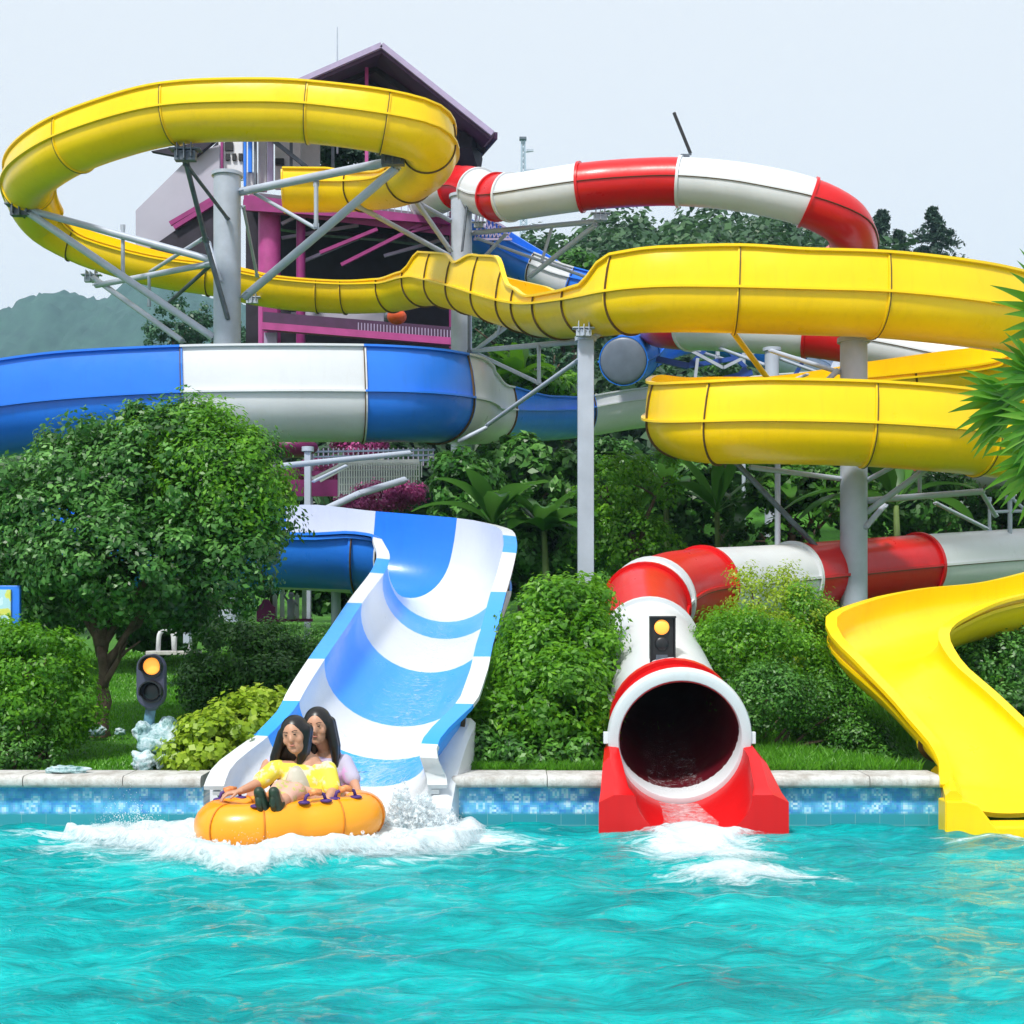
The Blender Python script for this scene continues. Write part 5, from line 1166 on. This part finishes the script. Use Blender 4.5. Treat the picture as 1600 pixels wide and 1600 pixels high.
# left signal light on its post in the rock heap
sl_ = thing('signal_light', 'rounded grey signal head with lit amber lamp on a post in the rock heap', 'signal light', (P(236, 0, 14.6).x, 14.6, ground(-3, 14.6)))
def pill(cx_, Y, cz, w_, h_, d_, n=16):
    mb = MB(); poly = []
    for i_ in range(n+1): a = PI*i_/n; poly.append((cx_+w_/2*math.cos(a), cz+h_/2-w_/2+w_/2*math.sin(a)))
    for i_ in range(n+1): a = PI+PI*i_/n; poly.append((cx_+w_/2*math.cos(a), cz-h_/2+w_/2+w_/2*math.sin(a)))
    mb.prism(poly, Y-d_/2, Y+d_/2); return mb
c_ = P(237, 1064, 14.5); pill(c_.x, 14.5, c_.z, .29, .56, .12).build('head', plain('slate_grey_plastic', (.055, .06, .10), .45), sl_, bevel=.015)
for py_, mt, nm in ((1041, 'amber', 'amber_lens'), (1081, 'black', 'dark_lens')):
    q = P(237, py_, 14.42); mb = MB(); mb.ell(q, (.088, .02, .088), 24, 10); mb.build(nm, M[mt], sl_, smooth=True)
    mb = MB(); rows = []
    for (rad, dy) in ((.098, 0), (.118, 0), (.118, -.10), (.104, -.10)):
        rows.append([(q.x+rad*math.cos(2*PI*i_/28), q.y+.01+dy*(1 if math.sin(2*PI*i_/28) > -.3 else .25), q.z+rad*math.sin(2*PI*i_/28)) for i_ in range(28)])
    sharp(loft(rows).build('visor', M['black'], sl_, smooth=True), 40)
mb = MB(); mb.tube([P(233, 1170, 14.6), P(233, 1125, 14.6), P(237, 1098, 14.55)], [.06, .055, .05], 14); mb.build('post', plain('blue_painted_pipe', (.10, .22, .30), .5, var=.5, vs=14), sl_, smooth=True)
mb = MB(); mb.tube([P(237, 1104, 14.56), P(237, 1094, 14.52)], .075, 14); mb.build('collar', M['steel_dark'], sl_, smooth=True)
def rockmat():
    m, nt, b, out = newmat('pale_rock'); v = objco(nt); r = ramp(nt, noise(nt, v, 7, 8, .72), [(.36, (.04, .16, .14)), (.46, (.30, .48, .50)), (.6, (.66, .76, .82))])
    nt.links.new(r.outputs[0], b.inputs['Base Color']); b.inputs['Roughness'].default_value = .8; bp = N(nt, 'Bump'); bp.inputs['Strength'].default_value = .8; nt.links.new(noise(nt, v, 14, 7, .7), bp.inputs['Height']); bp.inputs['Distance'].default_value = .05; nt.links.new(bp.outputs[0], b.inputs['Normal']); return m
M['rock'] = rockmat()
def rock(name, label, c, r, seed, group=None):
    rr = random.Random(seed); bm = bmesh.new(); bmesh.ops.create_icosphere(bm, subdivisions=4, radius=1)
    ph = [Vector([rr.gauss(0, 1) for _ in range(3)]) for _ in range(9)]
    for v in bm.verts:
        d_ = 1.0
        for k_, q in enumerate(ph): d_ += .08*math.sin(v.co.dot(q)*(1.6+k_*.7)+k_)
        v.co = Vector((v.co.x*r[0]*d_, v.co.y*r[1]*d_, v.co.z*r[2]*d_))+Vector(c)
    me = bpy.data.meshes.new(name); bm.to_mesh(me); bm.free(); o = link(name, me, M['rock']); recenter(o, c); tag(o, label, 'rock', group); return o
gr = 'rocks heaped at the foot of the signal post'
rock('rock', 'largest pale rock at the foot of the left signal post', P(246, 1166, 14.5), (.20, .2, .22), 1, gr); rock('rock', 'pale upper right rock of the heap by the left signal post', P(262, 1142, 14.6), (.15, .15, .13), 2, gr)
rock('rock', 'small mossy rock left of the signal post foot', P(222, 1142, 14.5), (.09, .1, .10), 3, gr); rock('rock', 'low pale rock right of the heap beside the yellow green bush', P(262, 1186, 14.35), (.14, .13, .13), 4, gr); rock('rock', 'low pale rock left in the heap just above the coping', P(225, 1190, 14.3), (.12, .12, .11), 5, gr)
rock('rock', 'flat green-white stone lying on the coping at left', P(104, 1203, 13.95), (.20, .12, .045), 6); rock('rock', 'little stone on the lawn right of the tree trunk', P(188, 1143, 16.3), (.06, .05, .04), 7); rock('rock', 'dark stone at the foot of the round tree trunk', P(150, 1143, 16.2), (.10, .08, .06), 8)
# sign at the left edge
sn = thing('sign_board', 'blue framed sign with pale yellow and pink picture cut by the left edge', 'sign', (P(-20, 0, 15.6).x, 15.6, ground(-5, 15.6)))
a = P(-62, 915, 15.6); b = P(32, 978, 15.6)
mb = MB(); mb.box(((a.x+b.x)/2, 15.6, (a.z+b.z)/2), (b.x-a.x, .06, a.z-b.z)); mb.build('frame', M['blue'], sn, bevel=.008)
def signmat():
    m, nt, b_, out = newmat('sign_face'); v = objco(nt); r = ramp(nt, noise(nt, v, 4.2, 2, .4, .6), [(.36, (.60, .62, .10)), (.44, (.62, .66, .16)), (.48, (.40, .66, .72)), (.56, (.55, .75, .80)), (.62, (.66, .50, .60))]); r.color_ramp.interpolation = 'CONSTANT'
    nt.links.new(r.outputs[0], b_.inputs['Base Color']); b_.inputs['Roughness'].default_value = .35; return m
mb = MB(); mb.box(((a.x+b.x)/2-.02, 15.56, (a.z+b.z)/2-.01), (b.x-a.x-.14, .03, a.z-b.z-.07)); mb.build('picture_panel', signmat(), sn)
mb = MB(); mb.tube([Vector((P(5, 0, 15.62).x, 15.66, .5)), Vector((P(5, 0, 15.62).x, 15.66, a.z-.05))], .04, 10); mb.build('post', M['steel_dark'], sn)

for a, b in ((P(440, 372, 43), P(560, 352, 43)), (P(560, 372, 43), P(470, 410, 43)), (P(600, 400, 43), P(700, 372, 43)), (P(440, 350, 42.4), P(480, 330, 42.4))):
    mb = MB(); mb.bar(a, b, .09); mb.build('brace', M['lilac'], tw)
mb = MB()
for i_ in range(9):
    mb.bar(P(742+i_*6, 330+i_*3.6, 41), P(748+i_*6, 372, 41), .03); mb.bar(P(742+i_*6, 372, 41), P(750+i_*6, 334+i_*3.6, 41), .03)
mb.bar(P(740, 326, 41), P(800, 362, 41), .06); mb.bar(P(740, 374, 41), P(800, 374, 41), .06); mb.build('stair_lattice', M['lilac'], tw)
quad_slab([P(470, 268, 43.4), P(500, 262, 43.4), P(520, 300, 43.4), P(470, 306, 43.4)], .1, 'steel_dark', 'shade_cloth', tw)
lt = thing('blue_lattice', 'blue painted lattice brackets beside the far blue tube behind the yellow loops', 'bracket', P(1100, 620, 42))
M['navy'] = plain('navy_painted_steel', (.012, .06, .30), .45)
for a, b, w_ in (((1020, 560), (1075, 572), 9), ((1075, 572), (1150, 560), 7), ((1075, 572), (1120, 530), 6), ((1120, 530), (1165, 575), 6), ((1165, 575), (1140, 604), 8), ((1100, 600), (1175, 582), 9), ((1040, 590), (1100, 600), 9), ((1240, 590), (1262, 552), 6), ((1262, 552), (1300, 560), 6)):
    mb = MB(); mb.bar(P(a[0], a[1], 42), P(b[0], b[1], 42), w_*42/F); mb.build('brace', M['navy'], lt)
for a, b in (((1055, 535), (1130, 575)), ((1130, 575), (1190, 545)), ((1090, 560), (1085, 600)), ((1120, 520), (1122, 556))):
    mb = MB(); mb.bar(P(a[0], a[1], 41.7), P(b[0], b[1], 41.7), .09); mb.build('strut', M['steel'], lt)
# ------------------------------------------------------------------ raft and riders
M['raft'] = plain('orange_vinyl', (.90, .34, .006), .32, var=.05, vs=2, coat=.2, bump=.04)
M['raft2'] = plain('dark_red_vinyl_floor', (.12, .01, .008), .4)
RC = P(455, 1283, 12.75); RC.z = .20
ANG = math.radians(-157)   # heading of the raft's bow: towards the camera and to the left
ra = thing('raft', 'orange two-seat inflatable raft sliding onto the pool in white foam', 'raft', (RC.x, RC.y, 0))
ax = Vector((math.cos(ANG), math.sin(ANG), 0)); ay = Vector((-ax.y, ax.x, 0)); LEN, WID, TR = .66, .30, .205
TILT = .03
def rp(a, b, z): return RC+ax*a+ay*b+Vector((0, 0, z+a*TILT*-1))
def outline(t):
    "rounded oblong, pinched a little at the waist; t 0..1"
    th = 2*PI*t; c_, s_ = math.cos(th), math.sin(th); e = .72
    x = (LEN)*math.copysign(abs(c_)**e, c_); y = (WID)*math.copysign(abs(s_)**e, s_)*(1-.13*math.exp(-(x/.16)**2)); return x, y
rows = []; n = 120; m = 22
for i in range(n+1):
    x, y = outline(i/n); x2, y2 = outline((i+.5)/n); x0, y0 = outline((i-.5)/n); tx, ty = x2-x0, y2-y0; L = math.hypot(tx, ty) or 1; nx, ny = ty/L, -tx/L
    crease = 1-.05*math.exp(-((i/n*8) % 1-.5)**2/.0012)
    r_ = TR*crease
    rows.append([tuple(rp(x+nx*r_*math.cos(2*PI*k/m), y+ny*r_*math.cos(2*PI*k/m), r_*1.02*math.sin(2*PI*k/m))) for k in range(m)])
rows[-1] = rows[0]
mb = loft(rows); link('tube_hull', mb.mesh(), M['raft'], ra)
mb = MB(); rows = [[tuple(rp(outline(i/60)[0]*.93, outline(i/60)[1]*.93, z)) for i in range(60)] for z in (-.16, -.12)]
mb = loft(rows); mb.f += [tuple(range(59, -1, -1)), tuple(range(60, 120))]; mb.mi += [0, 0]; link('floor', mb.mesh(), M['raft2'], ra)
mb = MB(); mb.tube([rp(-.02, -WID*.9, .03), rp(-.02, 0, .05), rp(-.02, WID*.9, .03)], .13, 16); link('middle_cushion', mb.mesh(), M['raft'], ra)
for q in range(8):
    x, y = outline((q+.5)/8); x2, y2 = outline((q+.54)/8); tx, ty = x2-x, y2-y; L = math.hypot(tx, ty); nx, ny = ty/L, -tx/L
    mb = MB(); mb.tube([rp(x+nx*(TR+.003)*math.cos(a), y+ny*(TR+.003)*math.cos(a), (TR+.003)*math.sin(a)) for a in [PI*(-.45+1.2*i/14) for i in range(15)]], .007, 6); mb.build('weld_seam', plain('orange_seam', (.55, .17, .004), .5), ra, smooth=True)
M['grip'] = plain('purple_webbing', (.06, .02, .16), .6); M['grip2'] = plain('orange_print_handle', (.85, .25, .08), .5, var=.5, vs=22)
for (a, b) in ((.50, -.26), (.30, .36), (-.12, .38), (-.42, .30), (.02, -.36), (-.45, -.28)):
    mb = MB(); pts = [rp(a-.10, b, TR*.93), rp(a-.08, b, TR+.05), rp(a, b, TR+.08), rp(a+.08, b, TR+.05), rp(a+.10, b, TR*.93)]; mb.tube(pts, .016, 8); o = mb.build('handle', M['grip'], ra, smooth=True)
    mb = MB(); mb.tube([rp(a-.055, b, TR+.068), rp(a, b, TR+.08), rp(a+.055, b, TR+.068)], .030, 12); link('grip', mb.mesh(), M['grip2'], o)
    for s_ in (-.10, .10): mb = MB(); mb.ell(rp(a+s_, b, TR*.97), (.055, .055, .018), 14, 8); link('patch', mb.mesh(), M['grip'], o)
# people: one voxel-merged skin per body, clothes and hair as separate surfaces
skin = plain('skin', (.52, .27, .17), .5, var=.06, vs=8); 
M['hair'] = plain('black_hair', (.008, .006, .006), .35, var=.4, vs=25)
def cloth_print(name, c1, c2, s=9):
    m, nt, b, out = newmat(name); v = objco(nt); r = ramp(nt, noise(nt, v, s, 4, .6, .4), [(.40, c1), (.52, c1), (.60, c2)]); nt.links.new(r.outputs[0], b.inputs['Base Color']); b.inputs['Roughness'].default_value = .75; return m
M['yellow_shirt'] = cloth_print('pale_yellow_shirt', (.78, .66, .06), (.80, .74, .42)); M['lilac_shirt'] = cloth_print('lilac_grey_shirt', (.46, .44, .58), (.62, .36, .66), 7); M['grey_vest'] = cloth_print('grey_vest', (.46, .44, .36), (.56, .50, .44)); M['shorts'] = cloth_print('printed_trousers', (.62, .36, .28), (.42, .44, .12), 16)
M['shoe'] = plain('dark_green_shoe', (.012, .035, .018), .5, var=.4, vs=20); M['lips'] = plain('lips', (.40, .14, .10), .5); M['eye'] = plain('eye_dark', (.02, .012, .01), .2); M['eyewhite'] = plain('eye_white', (.7, .7, .7), .3)
def remesh(o, vox, smooth=2):
    m = o.modifiers.new('merge', 'REMESH'); m.mode = 'VOXEL'; m.voxel_size = vox; m.use_smooth_shade = True
    if smooth: s = o.modifiers.new('smooth', 'SMOOTH'); s.iterations = smooth; s.factor = .5
def hand(mb, wrist, d, palm_n, side=1, curl=.9):
    "palm plus five bent fingers"
    d = Vector(d).normalized(); pn = Vector(palm_n).normalized(); pn = (pn-d*pn.dot(d)).normalized(); w_ = d.cross(pn).normalized()*side
    pc = wrist+d*.045; 
    for t in (-.026, -.009, .009, .026): mb.capsule(wrist+w_*t*.6, wrist+d*.085+w_*t, .016, .013, 8)
    for i, (t, L) in enumerate(((-.030, .062), (-.011, .074), (.010, .070), (.030, .055))):
        p0 = wrist+d*.085+w_*t; dd = d.copy(); 
        for s_ in range(3):
            dd = (dd*math.cos(curl*.55)+pn*math.sin(curl*.55)).normalized(); l = L*(.45, .32, .25)[s_]; p1 = p0+dd*l; mb.capsule(p0, p1, .0095-.001*s_, .0088-.001*s_, 8); p0 = p1
            pn2 = pn; 
    p0 = wrist+d*.025-w_*.03; dd = (d*.6-w_*.8+pn*.2).normalized(); p1 = p0+dd*.04; mb.capsule(p0, p1, .012, .0105, 8); p2 = p1+(d*.8-w_*.1+pn*.5).normalized()*.034; mb.capsule(p1, p2, .010, .009, 8)
def person(label, J, face, shirt, vest, up=Vector((0, 0, 1)), hair_long=.36, hang=None, S=1.42):
    h0 = J['hip'].copy()
    J = {k_: (h0+(v_-h0)/S if k_[:2] not in ('hd', 'pn') else v_) for k_, v_ in J.items()}
    t = thing('person', label, 'person', J['hip'], 'riders on the orange raft')
    f = Vector(face).normalized(); hc = J['head']; sidev = f.cross(up).normalized(); u = sidev.cross(f).normalized(); rot = Matrix((sidev, -f, u)).transposed()
    mb = MB()
    hl = lambda x, y, z: hc+sidev*x-f*y+u*z      # y positive = backwards
    mb.ell(hc+u*.02, (.076, .092, .10), 24, 16, rot); mb.ell(hl(0, -.018, -.055), (.056, .062, .062), 20, 12, rot); mb.ell(hl(0, -.052, -.092), (.026, .026, .022), 14, 10, rot)
    mb.capsule(hl(0, -.082, .02), hl(0, -.095, -.020), .009, .012, 8); mb.ell(hl(0, -.092, -.028), (.018, .012, .010), 10, 8, rot)
    for s_ in (-1, 1): mb.ell(hl(.078*s_, .005, .0), (.012, .022, .032), 10, 8, rot); mb.ell(hl(.040*s_, -.056, -.022), (.026, .022, .028), 10, 8, rot)
    mb.capsule(hc-u*.06+f*-.01, J['neck'], .046, .052); ch = J['neck']*.55+J['hip']*.45
    mb.capsule(J['neck']-Vector((0, 0, .05)), J['hip'], .10, .12, 16)
    shl, shr = J['shl'], J['shr']; mb.capsule(shl, shr, .052, .052); mb.ell((shl+shr)/2-Vector((0, 0, .08)), (.15, .10, .13), 18, 12)
    for s_ in 'lr':
        sh, el, wr = J['sh'+s_], J['el'+s_], J['wr'+s_]; mb.capsule(sh, el, .048, .036); mb.capsule(el, wr, .037, .024)
        hand(mb, wr, J.get('hd'+s_, (wr-el)), J.get('pn'+s_, Vector((0, 0, -1))), 1 if s_ == 'l' else -1)
        if 'kn'+s_ in J:
            kn, an = J['kn'+s_], J['an'+s_]; hp = J['hip']+(sidev*(.09 if s_ == 'l' else -.09)); mb.capsule(hp, kn, .082, .055); mb.capsule(kn, an, .054, .036); mb.ell(kn.lerp(an, .3)-u*.0, (.05, .05, .05)); toe = J['toe'+s_]; mb.capsule(an, toe, .036, .028)
    body = link('body', mb.mesh(), skin, t); remesh(body, .0075, 3)
    # features
    for s_ in (-1, 1):
        mb = MB(); mb.ell(hl(.030*s_, -.0865, .012), (.011, .004, .0040), 10, 8, rot); e2 = link('eye', mb.mesh(), M['eye'], body)
        mb = MB(); mb.tube([hl(.014*s_, -.094, .030), hl(.032*s_, -.092, .036), hl(.048*s_, -.080, .032)], .0025, 6); e3 = link('eyebrow', mb.mesh(), M['hair'], body)
    mb = MB(); mb.ell(hl(0, -.086, -.058), (.019, .006, .0060), 14, 8, rot); link('mouth', mb.mesh(), M['lips'], body)
    # hair: cap and long fall behind and beside the face
    mb = MB(); mb.ell(hl(0, .018, .040), (.092, .100, .098), 24, 14, rot); mb.ell(hl(0, .035, .0), (.093, .088, .10), 20, 12, rot)
    hang = hang or -up
    for x_, y_, L_ in ((-.08, .0, 1), (-.085, .035, 1), (-.05, .075, 1), (0, .09, 1), (.05, .075, 1), (.085, .035, 1), (.08, .0, .95)):
        a = hl(x_, y_, .03); b = a+hang*.16+sidev*x_*.2; c2 = b+hang*(hair_long-.16)*L_-sidev*x_*.1+(-f)*.02; mb.capsule(a, b, .035, .034, 10); mb.capsule(b, c2, .034, .014, 10)
    h = link('hair', mb.mesh(), M['hair'], t); remesh(h, .009, 2)
    # a face opening: front of the hair is pushed back by simply keeping the cap behind the brow
    mb = MB(); mb.capsule(J['neck']-Vector((0, 0, .075)), J['hip']+Vector((0, 0, .02)), .108, .125, 18); mb.ell((shl+shr)/2-Vector((0, 0, .09)), (.145, .112, .14), 20, 12); mb.capsule(shl+Vector((0, 0, -.01)), shr+Vector((0, 0, -.01)), .060, .060, 14)
    for s_ in 'lr':
        sh, el = J['sh'+s_], J['el'+s_]; mb.capsule(sh, sh.lerp(el, .82), .061, .058, 14)
    o = link('shirt', mb.mesh(), M[shirt], t); remesh(o, .010, 3)
    if vest:
        mb = MB(); cc_ = (shl+shr)/2+f*.05; mb.ell(cc_-Vector((0, 0, .12)), (.088, .115, .15), 18, 12, rot); o = link('vest', mb.mesh(), M['grey_vest'], t); remesh(o, .009, 2)
        mb = MB(); q = cc_+f*.105-Vector((0, 0, .19)); mb.ell(q+sidev*.02, (.05, .02, .028), 14, 8, rot); mb.ell(q-sidev*.03+Vector((0, 0, .02)), (.035, .018, .02), 12, 8, rot); link('chest_print', mb.mesh(), M['grip'], t)
    if 'knl' in J:
        mb = MB()
        for s_ in 'lr':
            hp = J['hip']+(sidev*(.09 if s_ == 'l' else -.09)); mb.capsule(hp, hp.lerp(J['kn'+s_], 1.0), .098, .068, 14); mb.capsule(J['kn'+s_], J['kn'+s_].lerp(J['an'+s_], .45), .066, .056, 14)
        mb.ell(J['hip'], (.15, .15, .12), 16, 10); o = link('trousers', mb.mesh(), M['shorts'], t); remesh(o, .010, 2)
        for s_ in 'lr':
            an, toe = J['an'+s_], J['toe'+s_]; mb = MB(); dd = (toe-an).normalized(); kd = (an-J['kn'+s_]).normalized(); heel = an+kd*.035-dd*.02; mb.capsule(heel, toe+kd*.02+dd*.012, .040, .034, 12); mb.capsule(an, heel, .040, .042, 10); o = link('shoe', mb.mesh(), M['shoe'], t); remesh(o, .008, 1)
            mb = MB(); mb.tube([heel+kd*.03, (heel+toe)/2+kd*.045, toe+kd*.028+dd*.008], [.020, .022, .016], 10); link('sole', mb.mesh(), M['shoe'], o)
    t.scale = (S, S, S)
    return t
# front rider: leans back, head tipped towards the camera's left
hip = P(486, 1262, 12.98); hip.z = .26
J = dict(hip=hip, neck=P(481, 1188, 13.05), head=P(461, 1150, 12.93), shl=P(512, 1203, 13.0), shr=P(432, 1200, 12.98))
J['ell'] = P(520, 1236, 12.85); J['wrl'] = P(512, 1250, 12.62); J['hdl'] = Vector((-.3, -.6, -.3)); J['elr'] = P(404, 1224, 12.80); J['wrr'] = P(376, 1236, 12.60); J['hdr'] = Vector((-.9, -.3, -.15))
J['knl'] = P(462, 1238, 12.60); J['anl'] = P(436, 1256, 12.34); J['toel'] = P(431, 1238, 12.27)
J['knr'] = P(440, 1234, 12.60); J['anr'] = P(414, 1256, 12.32); J['toer'] = P(408, 1238, 12.26)
# note: with the face towards the camera the rider's left side is at the picture's right
person('front rider in a yellow shirt with black hair, feet up on the raft edge', J, (-.18, -1, .02), 'yellow_shirt', True, up=Vector((-.18, -.02, 1)).normalized(), hang=Vector((-.25, .12, -1)).normalized())
hip2 = P(520, 1258, 13.5); hip2.z = .28
J2 = dict(hip=hip2, neck=P(513, 1176, 13.5), head=P(496, 1136, 13.34), shl=P(538, 1192, 13.45), shr=P(470, 1190, 13.42))
J2['ell'] = P(553, 1222, 13.35); J2['wrl'] = P(560, 1240, 13.10); J2['hdl'] = Vector((.2, -.7, -.3)); J2['elr'] = P(418, 1194, 13.3); J2['wrr'] = P(404, 1222, 13.0); J2['hdr'] = Vector((-.3, -.6, -.5))
J2['knl'] = P(545, 1246, 13.12); J2['anl'] = P(520, 1276, 12.95); J2['toel'] = P(512, 1272, 12.85); J2['knr'] = P(470, 1250, 13.15); J2['anr'] = P(455, 1272, 13.0); J2['toer'] = P(450, 1268, 12.9)
person('rear rider in a lilac shirt with long black hair behind the front rider', J2, (-.10, -1, .0), 'lilac_shirt', False, up=Vector((-.05, 0, 1)).normalized(), hang=Vector((.10, .05, -1)).normalized())
mb = MB(); mb.box((0, 455, 118), (1560, 1590, 260))
hz = bpy.data.materials.new('haze'); hz.use_nodes = True; hz.node_tree.nodes.clear()
o_ = hz.node_tree.nodes.new('ShaderNodeOutputMaterial'); v_ = hz.node_tree.nodes.new('ShaderNodeVolumePrincipled')
v_.inputs['Color'].default_value = (.50, .76, 1.0, 1); v_.inputs['Density'].default_value = .00035; v_.inputs['Anisotropy'].default_value = 0
hz.node_tree.links.new(v_.outputs[0], o_.inputs['Volume'])
ho = mb.build('haze', hz); tag(ho, kind='stuff'); 
# ------------------------------------------------------------------ camera, light
cam = bpy.data.cameras.new('camera'); co = bpy.data.objects.new('camera', cam); COL.objects.link(co)
co.location = (0, 0, ZC); co.rotation_euler = (math.radians(90), 0, 0)
cam.sensor_width = 36; cam.sensor_fit = 'HORIZONTAL'; cam.lens = F/1600*36
cam.shift_x = 0; cam.shift_y = (HY-800)/1600
cam.clip_start = .1; cam.clip_end = 6000
sc.camera = co
EL = math.radians(52); AZ = math.radians(205)   # azimuth measured clockwise from +Y: the sun stands behind the camera, a little to its left
w = bpy.data.worlds.new('World'); sc.world = w; w.use_nodes = True
nt = w.node_tree; nt.nodes.clear()
sky = nt.nodes.new('ShaderNodeTexSky'); sky.sky_type = 'NISHITA'; sky.sun_disc = False
sky.sun_elevation = EL; sky.sun_rotation = AZ; sky.air_density = 1.0; sky.dust_density = 3.0; sky.ozone_density = 1.0
mx = nt.nodes.new('ShaderNodeMix'); mx.data_type = 'RGBA'; mx.inputs[0].default_value = .78
nt.links.new(sky.outputs[0], mx.inputs[6]); mx.inputs[7].default_value = (12.2, 12.9, 13.5, 1)
bg = nt.nodes.new('ShaderNodeBackground'); bg.inputs[1].default_value = .090
wo = nt.nodes.new('ShaderNodeOutputWorld')
nt.links.new(mx.outputs[2], bg.inputs[0]); nt.links.new(bg.outputs[0], wo.inputs[0])
sl = bpy.data.lights.new('sun', 'SUN'); so = bpy.data.objects.new('sun', sl); COL.objects.link(so)
sl.energy = 4.3; sl.angle = math.radians(7); sl.color = (1.0, .96, .90)
d = Vector((math.sin(AZ)*math.cos(EL), math.cos(AZ)*math.cos(EL), math.sin(EL)))
so.rotation_euler = d.to_track_quat('Z', 'Y').to_euler()
sc.view_settings.view_transform = 'Standard'; sc.view_settings.look = 'None'
sc.view_settings.exposure = 0.0; sc.view_settings.gamma = 1
try: sc.cycles.max_bounces = 6; sc.cycles.volume_bounces = 0; sc.cycles.transparent_max_bounces = 8; sc.cycles.use_denoising = True
except Exception: pass
